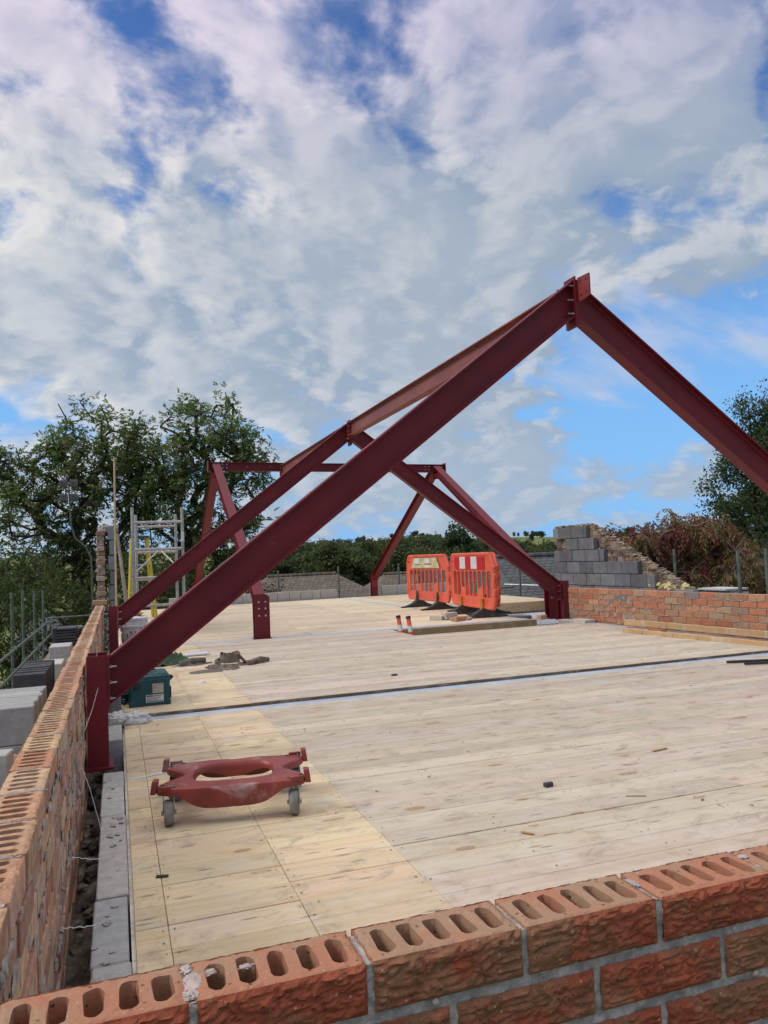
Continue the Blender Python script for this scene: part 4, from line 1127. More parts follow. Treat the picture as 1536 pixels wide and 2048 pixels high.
chip('white flake of plaster before the timber lengths', 4.95, 7.15, (.09, .05, .010), 'whitepl', .1, cat='plaster flake', name='plaster_flake')
db = MB()
for k in range(170):
    x, y = random.uniform(.05, 5.6), 1.2+random.random()**1.4*8
    if 5.6 < y < 5.82: continue
    s = random.uniform(.002, .007); db.tint = jit((.30, .22, .14), .5)
    mt = Matrix.Translation((x, y, .0035)) @ Matrix.Rotation(random.random()*6, 4, 'Z')
    bm = bmesh.new(); bmesh.ops.create_cube(bm, size=1)
    for v in bm.verts: v.co = Vector((v.co.x*s*random.choice((1, 1, 4)), v.co.y*s, v.co.z*s*.4))
    db.bm(bm, mt)
kind(db.build('sawdust_and_chips', 'timber'), 'stuff')

# --- timbers and black rods by the right wall
def timber(label, a, b, w, h, z0, tint, name='timber', mat='timber', cat='timber', sag=0.):
    a, b = Vector(a), Vector(b); d = (b-a).normalized(); n = Vector((-d.y, d.x, 0)); L = (b-a).length
    m = MB(); m.tint = tint; m.seed = seed3()
    bm = bmesh.new(); bmesh.ops.create_cube(bm, size=1)
    for v in bm.verts: v.co = Vector((v.co.x*L, v.co.y*w, (v.co.z+.5)*h))
    bmesh.ops.bevel(bm, geom=bm.edges[:], offset=.003, segments=1, affect='EDGES', profile=.5)
    mt = Matrix((d.to_4d(), n.to_4d(), Vector((0, 0, 1, 0)), Vector((0, 0, 0, 1)))).transposed(); mt.translation = (a+b)/2+Vector((0, 0, z0))
    mt[3][3] = 1; m.bm(bm, mt); return tag(m.build(name, mat), label, cat)
timber('long sawn timber on the deck, nearer of the two by the right wall', (5.76, 7.92, .012), (6.36, 3.3, 0), .05, .050, .001, (.58, .38, .19))
timber('long sawn timber resting on the block row against the right brick wall', (6.03, 8.25, .03), (6.44, 3.3, .035), .045, .072, .03, (.56, .36, .18))
for lbl, a, b in (('black rod on the grey boards, upper of the pair at the right edge', (4.98, 5.42, 0), (6.2, 5.02, 0)), ('black rod on the grey boards, lower of the pair at the right edge', (5.02, 5.26, 0), (6.2, 4.92, 0))):
    m = MB(); m.cyl(Vector(a)+Vector((0, 0, .014)), Vector(b)+Vector((0, 0, .014)), .011, 10); tag(m.build('rod', 'black'), lbl, 'rod', 'black rods')

# --- ladder standing in the floor opening
lt = thing('ladder', 'orange ladder with black end caps poking up through the floor opening', 'ladder', (3.66, 9.60, -.6))
lean = Vector((-.10, .10, 1)).normalized()
for sx, sy in ((0, .16), (.06, -.06)):
    b0 = Vector((3.67+sx, 9.62+sy, -.6)); b1 = b0+lean*.82
    m = MB(); m.tube([b0, b1], .030, 4); m.build('stile', 'orange', lt)
    m = MB(); m.tube([b1-lean*.004, b1+lean*.03], [.035, .033], 8); m.build('end_cap', 'black', lt)
    m = MB(); c = b1-lean*.14; m.tube([c-lean*.04, c+lean*.04], .0318, 4); m.build('sticker', 'label', lt)
m = MB(); m.cyl(Vector((3.70, 9.75, -.12)), Vector((3.76, 9.55, -.12)), .014, 8); m.build('rung', 'alloy', lt)

# --- bricks and rubble by the barriers
BRX = 4.95
def loose_brick(label, x, y, rz, z=.002, c=(.42, .22, .13), dims=(.215, .1025, .065)):
    m = MB(); m.tint = c; bm = bmesh.new(); bmesh.ops.create_cube(bm, size=1)
    for v in bm.verts: v.co = Vector((v.co.x*dims[0], v.co.y*dims[1], (v.co.z+.5)*dims[2]))
    bmesh.ops.bevel(bm, geom=bm.edges[:], offset=.004, segments=1, affect='EDGES', profile=.5)
    m.bm(bm, Matrix.Translation((x, y, z)) @ Matrix.Rotation(rz, 4, 'Z')); return tag(m.build('brick', 'brick'), label, 'brick')
loose_brick('reddish brick in front of the small rubble pile by the barriers', 4.98, 10.95, .35)
loose_brick('pale brick on its side left in the small rubble pile by the barriers', 4.78, 11.35, -.9, c=(.50, .44, .38))
loose_brick('pale grey brick at the back of the small rubble pile by the barriers', 4.98, 11.3, .1, .002, (.48, .45, .42), (.22, .11, .11))
m = MB()
for k in range(16): m.blob((random.uniform(4.85, 5.22), random.uniform(11.0, 11.35), .02), random.uniform(.02, .05), 2, .5, 4, (1, 1, .7))
tag(m.build('rubble', 'mortar_pale'), 'small heap of broken mortar round the loose bricks', 'rubble')
loose_brick('new orange brick end beside the foot of the right frame post', 5.86, 9.98, .2, .03, (.55, .33, .20), (.12, .10, .065))

# --- plastic pedestrian barriers
def barrier(label, a, b, sign, stub, chamf=True):
    """panel in local x-z plane from a to b; local -y faces the left of the picture"""
    a, b = Vector((*a, 0)), Vector((*b, 0)); L = (b-a).length; ang = math.atan2((b-a).y, (b-a).x)
    t = thing('barrier', label, 'barrier', ((a+b)/2).to_tuple(), ang, group='orange plastic barriers')
    h0, h1 = .165, 1.01; hx = L/2; T = .014
    mt = Matrix(((1, 0, 0, 0), (0, 0, -1, 0), (0, 1, 0, 0), (0, 0, 0, 1)))      # plate x,y -> x,z ; thickness -> -y
    ch = .13
    ol = [(-hx+.05, h0), (hx-.05, h0), (hx, h0+.10), (hx, h1-ch*1.7), (hx-ch, h1), (-hx+ch*.6, h1), (-hx, h1-ch), (-hx, h0+.10)]
    hs = []
    n = 9; x0, x1 = -hx+.10, hx-.10; pw = (x1-x0)/n
    for k in range(n):
        c = x0+pw*(k+.5); hw = pw*.40; zb = h0+.16 if k not in (2, 6) else h0+.30; zt = h1-.27
        hs.append([(c-hw, zb), (c+hw, zb), (c+hw, zt-.03), (c+hw*.6, zt), (c-hw*.6, zt), (c-hw, zt-.03)])
    hs.append(hole(-hx+.085, h1-.115, .032, 12))
    m = MB(); m.plate(ol, hs, mt, -T, T)
    # raised rim
    rim = [(x*1.0, z) for x, z in ol]; pts = [(x, 0, z) for x, z in rim]+[(rim[0][0], 0, rim[0][1])]
    for p, q in zip(pts[:-1], pts[1:]): m.tube([p, q], .030, 6)
    for k in range(n+1):
        c = x0+pw*k; m.tube([(c, 0, h0+.15), (c, 0, h1-.25)], [.015, .015], 6)
    for zz_ in (h1-.36, h0+.25): m.cbox(hx-.005, hx+.055, -.03, .03, zz_-.05, zz_+.05, .008); m.cbox(-hx-.05, -hx+.005, -.03, .03, zz_-.05, zz_+.05, .008)
    m.build('panel', 'orange', t, smooth=True, world=False)
    zt0, zt1 = h1-.235, h1-.035
    if sign == 'striped':
        xs = [-hx+.27+k*(L-.62)/5 for k in range(6)]
        for k in range(5):
            m = MB(); m.cbox(xs[k], xs[k+1], -.044, -.034, zt0, zt1, .001) if k else m.cbox(xs[k], xs[k+1], -.044, -.034, zt0, zt1, .001)
            m.build('sign_stripe', 'signwhite' if k % 2 else 'signred', t, world=False)['label'] = 'white stripe' if k % 2 else 'red stripe'
        m = MB(); m.cbox(xs[0]-.01, xs[5]+.01, -.0345, -.022, zt0-.008, zt1+.008, .002); m.build('sign_board', 'orange', t, world=False)
    elif sign:
        mt2 = mt.copy(); m = MB(); m.prism([(-hx+.28, zt0), (hx-.32, zt0), (hx-.45, zt1), (-hx+.42, zt1)], mt, .034, .044); sb = m.build('sign_board', 'signworn', t, world=False)
        m = MB(); m.prism([(-hx+.42, zt0+.08), (-hx+.72, zt0+.08), (-hx+.68, zt1-.01), (-hx+.48, zt1-.01)], mt, .0445, .0455); m.prism([(-hx+.95, zt0+.02), (-hx+1.25, zt0+.02), (-hx+1.25, zt0+.06), (-hx+.95, zt0+.06)], mt, .0445, .0455)
        m.prism([(-hx+.95, zt0+.10), (-hx+1.22, zt0+.10), (-hx+1.20, zt1-.02), (-hx+.98, zt1-.02)], mt, .0445, .0455); kind(m.build('worn_patch', 'signwhite', sb, world=False), 'stuff')
        m = MB()
        for k in range(9): m.prism([(-hx+.46+k*.035, zt0+.075), (-hx+.485+k*.035, zt0+.065), (-hx+.49+k*.035, zt0+.088)], mt, .046, .047)
        for k in range(8): m.prism([(-hx+.95+k*.045, zt0+.070), (-hx+.99+k*.045, zt0+.068), (-hx+.985+k*.045, zt0+.092)], mt, .046, .047)
        kind(m.build('torn_lettering', 'paintred', sb, world=False), 'stuff')
    for k, fx in enumerate((-hx*.48, hx*.52)):
        m = MB(); my = Matrix(((0, 0, 1, fx), (1, 0, 0, 0), (0, 1, 0, 0), (0, 0, 0, 1)))
        half = .38; prof_ = [(-half, .003), (half, .003), (half, .022), (half*.72, .034), (half*.42, .075), (half*.18, .135), (.04, .165), (-.04, .165), (-half*.18, .135), (-half*.42, .075), (-half*.72, .034), (-half, .022)]
        m.prism(prof_, my, -.055, .055); f = m.build('foot', 'rubber', t, world=False)
        m = MB(); m.tube([(fx, -.036, .13), (fx, -.040, .30 if stub == 'yellow' else .33)], [.036, .032 if stub == 'yellow' else .012], 8)
        m.build('foot_peg', 'yellowpeg' if stub == 'yellow' else 'rubber', f, smooth=True, world=False)
    return t
MAT['yellowpeg'] = simple('amber_peg', (.52, .20, .03), .5, 0, .2, 10, .05)
barrier('orange barrier with red and white stripes, front right of the group', (5.66, 12.66), (5.50, 10.72), 'striped', 'yellow')
barrier('orange barrier with a worn yellow sign, left and farther back', (5.70, 14.95), (5.74, 12.98), 'worn', 'black')
barrier('orange barrier mostly hidden behind the striped one', (6.02, 13.25), (5.86, 11.3), None, 'black')

# --- bucket
bk = thing('paint_bucket', 'white paint bucket splashed with red behind the frame post', 'bucket', (.21, 10.75, .002))
m = MB(); m.lathe([(0, 0), (.135, 0), (.145, .02), (.165, .34), (.172, .345), (.172, .365), (.166, .37), (.158, .37), (.150, .30), (0, .29)]); m.build('pail', 'whitepl', bk, smooth=True, world=False)
m = MB(); m.lathe([(.163, .255), (.171, .26), (.172, .285), (.165, .29)]); m.lathe([(0, .395), (.15, .39), (.178, .378), (.178, .362), (.16, .362)]); m.build('lid', 'whitepl', bk, smooth=True, world=False)
m = MB()
for k in range(60):
    a = random.uniform(0, 6.28); z = random.uniform(.05, .34); r_ = .139+.03*z/.34+.006
    m.blob((r_*math.cos(a), r_*math.sin(a), z), random.uniform(.004, .012), 1, .5, 5, (.7, .7, random.choice((1, 3))))
for k in range(30):
    a = random.uniform(0, 6.28); r_ = random.uniform(.05, .17); m.blob((r_*math.cos(a), r_*math.sin(a), .394-(.014 if r_ > .15 else 0)), random.uniform(.004, .014), 1, .5, 5, (1.5, 1, .3))
kind(m.build('paint_splash', 'paintred', bk, smooth='all', world=False), 'stuff')
m = MB(); m.blob((.04, .02, .42), .05, 3, .6, 4, (1.6, 1, .5)); m.build('rag', 'ochre', bk, smooth='all', world=False)

# --- wire wall ties bridging the cavity
def tie(label, pts, loop=True):
    m = MB(); P_ = [Vector(p) for p in pts]; full = []
    for a, b in zip(P_[:-1], P_[1:]):
        n = 8
        for i in range(n): q = a.lerp(b, i/n); full.append(q+Vector((0, .003*math.sin(i*2.4), .002*math.cos(i*2.4))))
    e = P_[-1]; full.append(e)
    if loop: d = (P_[-1]-P_[-2]).normalized(); n_ = Vector((-d.y, d.x, 0)); full += [e+d*.03+n_*.002, e+d*.034-n_*.016, e+d*.024-n_*.022, e+d*.002]
    m.tube(full, .0014, 6); return tag(m.build('wall_tie', 'wire', smooth='all'), label, 'wall tie', 'wire wall ties')
tie('looped wire tie nearest the foreground wall corner', [(BX+.002, 1.40, .06), (-.10, 1.39, .045), (-.052, 1.40, .012)])
tie('looped wire tie second from the foreground corner', [(BX+.002, 1.88, .05), (-.10, 1.87, .03), (-.05, 1.90, .010)])
tie('straight wire tie beside the mortar smear, halfway to the post', [(BX+.002, 2.46, .035), (-.10, 2.47, .022), (-.035, 2.52, .008)], False)
tie('wire tie crossing to the block beside the dolly', [(BX+.002, 3.02, .04), (-.10, 3.02, .02), (-.03, 3.06, .008)], False)
tie('long bent wire tie hanging below the frame post base', [(BX+.002, 3.86, .16), (-.13, 3.75, .08), (-.075, 3.40, -.01)], False)
tie('wire tie sticking up across the front of the nearest post', [(BX+.004, 4.20, .24), (-.13, 4.30, .33), (-.100, 4.385, .43)], False)

# ================================================================== OUTSIDE, LEFT: SCAFFOLD AND STACKS
sc = thing('scaffold', 'galvanised tube scaffold with guard rails and board deck outside the left wall', 'scaffold', (-1.0, 10, -5.6))
SX = -1.6
for y, zt in ((6.4, .8), (9.2, .8), (12.1, .80), (14.29, .695), (15.88, .69), (18.0, .635), (20.08, .57)):
    m = MB(); m.tube([(SX-.05, y, -5.55), (SX-.05, y, zt)], .0242, 10); m.build('pole', 'galv_dark', sc, smooth=True)
    m = MB(); m.tube([(SX-.05, y+.03, -.86), (-.3, y+.03, -.86)], .0242, 8); m.build('transom', 'galv_dark', sc, smooth=True)
for z in (-.24, -.60):
    m = MB(); m.tube([(SX, 3., z), (SX, 12.4, z), (SX, 22.3, z)], .0242, 10); m.build('guard_rail', 'galv_dark', sc, smooth=True)
m = MB(); m.tube([(SX-.1, 22.1, -.22), (1.5, 22.2, -.20)], .0242, 10); m.build('guard_rail', 'galv_dark', sc, smooth=True)
for y in (12.1, 14.29, 15.88, 18.0, 20.08):
    for z in (-.24, -.60):
        m = MB(); m.cbox(SX-.075, SX+.03, y-.035, y+.035, z-.035, z+.035, .008); m.build('coupler', 'galv_dark', sc)
for k in range(5):
    m = MB(); m.tint = jit((.28, .22, .16), .2); m.seed = seed3(); m.cbox(-.32-.225*(k+1)-.02*0+.004, -.32-.225*k-.004, 2.0, 22.0, -.82, -.782, .003); m.build('board', 'timber', sc)
m = MB(); m.tube([(SX-.12, 11.2, -3), (SX-.12, 11.2, -.02)], .06, 12); m.tube([(SX-.12, 11.2, -.02), (SX-.12, 11.2, .05)], .075, 12); m.build('sleeve', 'blue_cloth', sc, smooth=True)

def stacked(name, label, mat, tints, x0, x1, y0, y1, z0, z1, nx, ny, nz, gap=.004, jj=.006, cat='blocks', bev=.005):
    m = MB()
    for k in range(nz):
        for j in range(ny):
            for i in range(nx):
                m.tint = jit(random.choice(tints), .08)
                a, b = random.uniform(-jj, jj), random.uniform(-jj, jj)
                xs, xe = x0+(x1-x0)*i/nx, x0+(x1-x0)*(i+1)/nx; ys, ye = y0+(y1-y0)*j/ny, y0+(y1-y0)*(j+1)/ny; zs, ze = z0+(z1-z0)*k/nz, z0+(z1-z0)*(k+1)/nz
                m.cbox(xs+gap/2+a, xe-gap/2+a, ys+gap/2+b, ye-gap/2+b, zs+gap/2*(k > 0), ze-gap/2, bev)
    return tag(m.build(name, mat), label, cat)
CB = [(.34, .345, .34), (.38, .38, .37), (.31, .315, .31)]
stacked('block_stack', 'big stack of grey concrete blocks on the scaffold beside the slotted wall', 'block', CB, -.90, -.455, 4.86, 5.66, -.78, .29, 1, 8, 5, .003, .010, 'block stack')
def one_block(label, x0, x1, y0, y1, z0, z1, mat='block', t=(.42, .42, .41), rz=0., name='concrete_block', cat='block'):
    c = Vector(((x0+x1)/2, (y0+y1)/2, 0)); m = MB(); m.tint = t; bm = bmesh.new(); bmesh.ops.create_cube(bm, size=1)
    for v in bm.verts: v.co = Vector((v.co.x*(x1-x0), v.co.y*(y1-y0), z0+(v.co.z+.5)*(z1-z0)))
    bmesh.ops.bevel(bm, geom=bm.edges[:], offset=.006, segments=1, affect='EDGES', profile=.5)
    m.bm(bm, Matrix.Translation(c) @ Matrix.Rotation(rz, 4, 'Z')); return tag(m.build(name, mat), label, cat)
one_block('grey block half standing in front of the big block stack', -.60, -.50, 4.15, 4.28, -.30, .185, rz=-.12)
one_block('grey block lying behind the lowest one at the left picture edge', -.86, -.62, 4.05, 4.35, -.40, .115, rz=.1)
one_block('small pale block piece between the grey blocks at the left edge', -.60, -.53, 3.72, 3.80, -.40, .06, t=(.50, .50, .48))
one_block('black plastic lump between the grey blocks at the left edge', -.53, -.45, 3.70, 3.82, -.40, .03, 'black', name='plastic_wrap', cat='plastic')
one_block('lowest grey block at the left picture edge beside the slotted wall', -.82, -.505, 3.10, 3.40, -.50, -.02, t=(.35, .36, .36))
one_block('second lowest grey block at the left picture edge', -.90, -.60, 3.42, 3.64, -.50, .09, t=(.37, .375, .37))
one_block('supporting block pile under the grey blocks at the left edge', -.90, -.44, 2.6, 4.6, -.78, -.50, t=(.30, .30, .30), name='block_pile', cat='block pile')
m = MB(); heap(m, (-.52, 4.62, .02), .22, .16, .05, .6, 20, 4.4); tag(m.build('sand_bag', 'mortar_pale', smooth='all'), 'torn bag spilling grey mortar in front of the block stack', 'bag')
# roof tile stacks: overlapping dark tiles
def tile_stack(label, x0, x1, y0, y1, z0, z1, n, upright=False):
    m = MB()
    for k in range(n):
        j = random.uniform(-.008, .008)
        if upright:
            y = y0+(y1-y0)*k/n; m.tint = (1, 1, 1); m.cbox(x0+j, x1+j, y, y+(y1-y0)/n*.8, z0, z1+j, .003)
        else:
            z = z0+(z1-z0)*k/n; m.cbox(x0+j, x1+j, y0+j, y1+j, z, z+(z1-z0)/n*.72, .003)
            m.cbox(x0+j+.02, x0+j+.05, y0+j-.004, y1+j, z+(z1-z0)/n*.4, z+(z1-z0)/n*.95, .002)
    return tag(m.build('tile_stack', 'slate'), label, 'roof tiles')
tile_stack('upright dark roof tiles leaning together behind the block stack', -.80, -.56, 7.0, 7.9, -.15, .215, 14, True)
tile_stack('lower pile of dark tiles under the upright ones', -.88, -.52, 6.2, 8.0, -.78, -.155, 20)
tile_stack('flat stack of dark ribbed roof tiles at the far end of the scaffold', -.80, -.50, 11.0, 11.45, -.78, .29, 30)
tile_stack('second flat stack of dark ribbed roof tiles nearer the wall', -.485, -.31, 11.1, 11.5, -.78, .27, 29)
one_block('tall grey block standing between the two tile piles', -.69, -.475, 9.0, 9.42, -.78, .232, t=(.42, .42, .42))
one_block('pale block lying low before the tall grey block', -.66, -.52, 8.3, 8.75, -.78, .13, t=(.48, .48, .46))
one_block('flat grey block beside the slotted wall near the tile pile', -.50, -.34, 7.4, 8.6, -.78, .09, t=(.36, .35, .33))
one_block('pale stone scrap on top of the far tile stack', -.64, -.56, 14.2, 14.3, -.1, .08, 'mortar_pale', name='stone', cat='stone')

# ================================================================== TOWER, LADDER, LATH, FLOODLIGHT
tw = thing('scaffold_tower', 'small alloy scaffold tower on the deck at the far left', 'scaffold tower', (.7, 14.2, 0))
for x, y, zt in ((.285, 14.0, 2.06), (1.12, 14.0, 2.05), (.36, 14.75, 1.98), (1.06, 14.75, 1.98)):
    m = MB(); m.tube([(x, y, .01), (x, y, zt)], .026, 10); m.build('upright', 'alloy', tw, smooth=True)
    m = MB(); m.tube([(x, y, .0), (x, y, .04)], .05, 10); m.build('foot', 'rubber', tw)
for z in (1.80, 1.33, .84, .36):
    m = MB(); m.tube([(.285, 14.0, z), (1.12, 14.0, z)], .024, 8); m.build('rung', 'alloy', tw, smooth=True)
    m = MB(); m.tube([(.36, 14.75, z-.04), (1.06, 14.75, z-.04)], .022, 8); m.build('rung', 'alloy', tw, smooth=True)
for x0, x1 in ((.285, .36), (1.12, 1.06)):
    m = MB(); m.tube([(x0, 14.0, .9), (x1, 14.75, .9)], .022, 8); m.build('brace', 'alloy', tw, smooth=True)
m = MB(); m.tube([(.33, 14.02, .95), (.72, 14.4, 1.30)], .014, 8); m.tube([(1.08, 14.05, .95), (.78, 14.4, 1.30)], .014, 8); m.build('brace', 'alloy', tw, smooth=True)
m = MB(); m.cyl(Vector((1.121, 13.985, 1.45)), Vector((1.121, 13.985, 1.62)), .0275, 10); m.build('sticker', 'label', tw)
for x, z in ((.62, 1.30), (.40, 1.30)):
    m = MB(); m.tube([(x-.02, 14.0, z+.03), (x+.02, 14.0, z+.03)], .03, 8); m.build('clip', 'alloy', tw)
sl = thing('step_ladder', 'yellow fibreglass step ladder standing behind the alloy tower', 'step ladder', (.45, 16, 0))
for a, b in (((.22, 15.7, .01), (.30, 16.0, 1.60)), ((.72, 15.7, .01), (.60, 16.0, 1.60)), ((.26, 16.5, .01), (.315, 16.06, 1.58)), ((.70, 16.5, .01), (.585, 16.06, 1.58))):
    m = MB(); m.tube([a, b], .034, 4); m.build('stile', 'yellow', sl)
for k in range(1, 6):
    t = k/6; m = MB(); m.cbox(.22+.08*t, .72-.12*t, 15.7+.3*t-.04, 15.7+.3*t+.04, 1.6*t-.012, 1.6*t+.012, .004); m.build('step', 'alloy', sl)
m = MB(); m.cbox(.27, .63, 15.95, 16.12, 1.6, 1.64, .01); m.build('top_cap', 'black', sl)
timber('tall thin pale lath standing beside the far left gable', (.02, 12.0, 0), (.0201, 12.0, 0), .02, .02, 0, (.5, .36, .2)) if False else None
m = MB(); m.tint = (.52, .38, .22); m.seed = seed3(); m.tube([(-.004, 12.05, .01), (.0, 12.03, 1.4), (.012, 12.0, 2.66)], .014, 4); tag(m.build('lath', 'timber'), 'tall thin pale lath standing upright beside the far left gable', 'lath')
m = MB(); m.tint = (.30, .26, .23); m.seed = seed3(); m.tube([(.155, 12.2, .35), (.03, 12.25, 1.55)], [.03, .022], 4); tag(m.build('plank', 'timber'), 'grey plank leaning against the far left gable', 'plank')
m = MB(); m.tint = (.30, .26, .23); m.tube([(.30, 12.6, .02), (.9, 13.2, .05)], .04, 4); tag(m.build('plank', 'timber'), 'grey board lying on the deck before the alloy tower', 'plank')
fm = thing('floodlight_mast', 'thin mast with two pairs of dark floodlights before the left tree', 'floodlight', (-.6, 22, -5.6))
m = MB(); m.tube([(-.60, 22, -5.6), (-.60, 22, 1.0), (-.62, 22, 1.35), (-.75, 22, 1.62), (-1.0, 22, 1.85), (-1.10, 22, 2.2), (-1.13, 22, 3.3)], .021, 8); m.build('mast', 'darkmetal', fm, smooth=True)
for z in (3.30, 2.93):
    for s in (-1, 1):
        cx = -1.13+s*.125; m = MB(); m.cbox(cx-.10, cx+.10, 21.90, 21.98, z-.095, z+.095, .012)
        for q in (-.045, .0, .045): m.cbox(cx-.075, cx+.075, 21.885, 21.902, z+q-.012, z+q+.012, .003)
        f = m.build('floodlight', 'darkmetal', fm)
    m = MB(); m.tube([(-1.26, 21.99, z), (-1.0, 21.99, z)], .02, 6); m.build('bracket', 'galv', fm)

# scaffold poles round the far edge and beyond the right wall
for lbl, x, y, zt in (('thin grey pole beyond the far kerb, left of three', 4.035, 20.2, .765), ('thin grey pole beyond the far kerb, middle of three', 5.68, 20.2, .81), ('thin grey pole beyond the far kerb, just left of the barriers', 7.42, 20.2, .815),
                      ('grey pole half hidden behind the sloping rubble gable', 9.25, 11.15, .95), ('grey pole rising behind the right brick wall among red leaves', 8.0, 8.373, .93), ('grey pole at the right picture edge behind the brick wall', 8.0, 7.892, .94), ('green-grey pole beyond the deck between barriers and right frame', 9.2, 16.6, .80)):
    m = MB(); m.tube([(x, y, -5.6), (x, y, zt)], .0242, 10); tag(m.build('scaffold_pole', 'galv_dark', smooth=True), lbl, 'pole', 'upright scaffold poles')
m = MB(); m.tube([(9.0, 17.0, .22), (9.9, 15.4, .16)], .0242, 8); m.tube([(9.75, 15.6, -1), (9.75, 15.6, .17)], .0242, 8); m.tube([(9.62, 15.75, .17), (9.62, 15.75, .32)], .0242, 8)
tag(m.build('guard_rail', 'galv', smooth=True), 'low grey tube guard rail beyond the raised deck edge', 'guard rail')

# ================================================================== HOUSES
def gable_roof(mb, x0, x1, y0, y1, ze, zr, along='x', hip=0., t=.12):
    """ridge along x or y; hip shortens the ridge at both ends"""
    if along == 'x':
        ym = (y0+y1)/2; a, b = (x0+hip, ym, zr), (x1-hip, ym, zr)
        e = [(x0, y0, ze), (x1, y0, ze), (x1, y1, ze), (x0, y1, ze)]
        f = [(0, 1, 5, 4), (2, 3, 4, 5), (1, 2, 5), (3, 0, 4)]
    else:
        xm = (x0+x1)/2; a, b = (xm, y0+hip, zr), (xm, y1-hip, zr)
        e = [(x0, y0, ze), (x1, y0, ze), (x1, y1, ze), (x0, y1, ze)]
        f = [(1, 2, 5, 4), (3, 0, 4, 5), (0, 1, 4), (2, 3, 5)]
    v = e+[a, b]; mb.add(v, f); mb.add([(x, y, z-t) for x, y, z in e], [(3, 2, 1, 0)])
    mb.add([*e, *[(x, y, z-t) for x, y, z in e]], [(i, (i+1) % 4, 4+(i+1) % 4, 4+i) for i in range(4)])
def house(label, c, sx, sy, zg, ze, zr, along, hip, roof, wall, rz=0., windows=(), chim=None, light=None):
    t = thing('house', label, 'house', (c[0], c[1], zg), rz); h = ze-zg
    m = MB(); m.box(-sx/2+.3, sx/2-.3, -sy/2+.3, sy/2-.3, 0, h-.13); m.build('wall', wall, t, world=False)
    m = MB(); gable_roof(m, -sx/2, sx/2, -sy/2, sy/2, h, zr-zg, along, hip)
    rf = m.build('roof', roof, t, world=False)
    m = MB()
    if along == 'x': m.tube([(-sx/2+hip, 0, zr-zg+.02), (sx/2-hip, 0, zr-zg+.02)], .11, 8)
    else: m.tube([(0, -sy/2+hip, zr-zg+.02), (0, sy/2-hip, zr-zg+.02)], .11, 8)
    m.build('ridge_tiles', roof, rf, smooth=True, world=False)
    for wx, wz in windows:
        m = MB(); m.box(wx-.6, wx+.6, -sy/2+.27, -sy/2+.31, wz-.55, wz+.55); w_ = m.build('window', 'whitepl', t, world=False)
        m = MB(); m.box(wx-.5, wx-.03, -sy/2+.255, -sy/2+.268, wz-.45, wz+.45); m.box(wx+.03, wx+.5, -sy/2+.255, -sy/2+.268, wz-.45, wz+.45); m.build('pane', 'glass_dark', w_, world=False)
    if chim:
        m = MB(); m.box(chim[0]-.35, chim[0]+.35, chim[1]-.3, chim[1]+.3, zr-zg-1, zr-zg+.75); m.build('chimney', 'housebrick', t, world=False)
    return t
house('bungalow with brown tiled hipped roof just beyond the far kerb', (11.0, 47.5), 9.6, 7.5, -5.6, -1.75, .02, 'x', 2.6, 'rooftile', 'renderw', 0, (), None)
house('small house with grey-brown roof peeping left of the barriers', (19.2, 50), 7.5, 7, -5.6, -1.9, -.25, 'x', 1.8, 'rooftile', 'housebrick')
gh = house('house with dark grey tiled roof and rooflight beside the right frame', (16.6, 27.6), 10.4, 6.4, -5.6, -1.15, .78, 'x', 0., 'roofslate', 'renderw', R(-4))
def onroof(xa, xb, ya, yb, up=.04, mat='glass_dark', name='rooflight'):
    m = MB(); k = (.78+1.15)/3.2; z = lambda y: (4.45)+(y+3.2)*k+up
    m.add([(xa, ya, z(ya)), (xb, ya, z(ya)), (xb, yb, z(yb)), (xa, yb, z(yb))]+[(xa, ya, z(ya)-.06), (xb, ya, z(ya)-.06), (xb, yb, z(yb)-.06), (xa, yb, z(yb)-.06)], [(0, 1, 2, 3)]+[(i, (i+1) % 4, 4+(i+1) % 4, 4+i) for i in range(4)]); return m.build(name, mat, gh, world=False)
onroof(-2.95, -2.45, -1.9, -.7)
house('far grey roofed house low behind the scaffold on the left', (-.2, 44), 9, 7, -5.6, -3.3, -1.3, 'x', 0, 'roofslate', 'housebrick', 0, ((-1, 1.2), (2, 1.2)))
hs_spots = []
for k in range(16):
    az = random.uniform(19., 24.); d = random.uniform(1300, 1620); x, y = d*math.sin(R(az)), d*math.cos(R(az)); hs_spots.append((x, y, random.uniform(0, 3)))
for k in range(4):
    az = random.uniform(27.5, 29.5); d = random.uniform(520, 640); x, y = d*math.sin(R(az)), d*math.cos(R(az)); hs_spots.append((x, y, random.uniform(0, 3)))
hp = None
for x, y, rz in hs_spots:
    z = ground_h(x, y)
    if hp is None:
        hp = house('tiny pale house on the distant hillside', (x, y), 10, 8, z-1, z+4, z+7, 'x', 0, 'roofslate', 'renderw', rz); hp['group'] = 'houses on the far hill'
    else: copy_tree(hp, (x, y, z-1), rz, scale=(random.uniform(.55, .95),)*3)
m = MB(); az = 23.0; d = 1600; x, y = d*math.sin(R(az)), d*math.cos(R(az)); z = ground_h(x, y)
m.lathe([(0, 13), (2.4, 12.8), (2.6, 11), (1.6, 10), (.8, 9.6), (.8, 0)], (x, y, z), 12); tag(m.build('water_tower', 'renderw', smooth=True), 'tiny white tower on the skyline of the distant hill', 'tower')

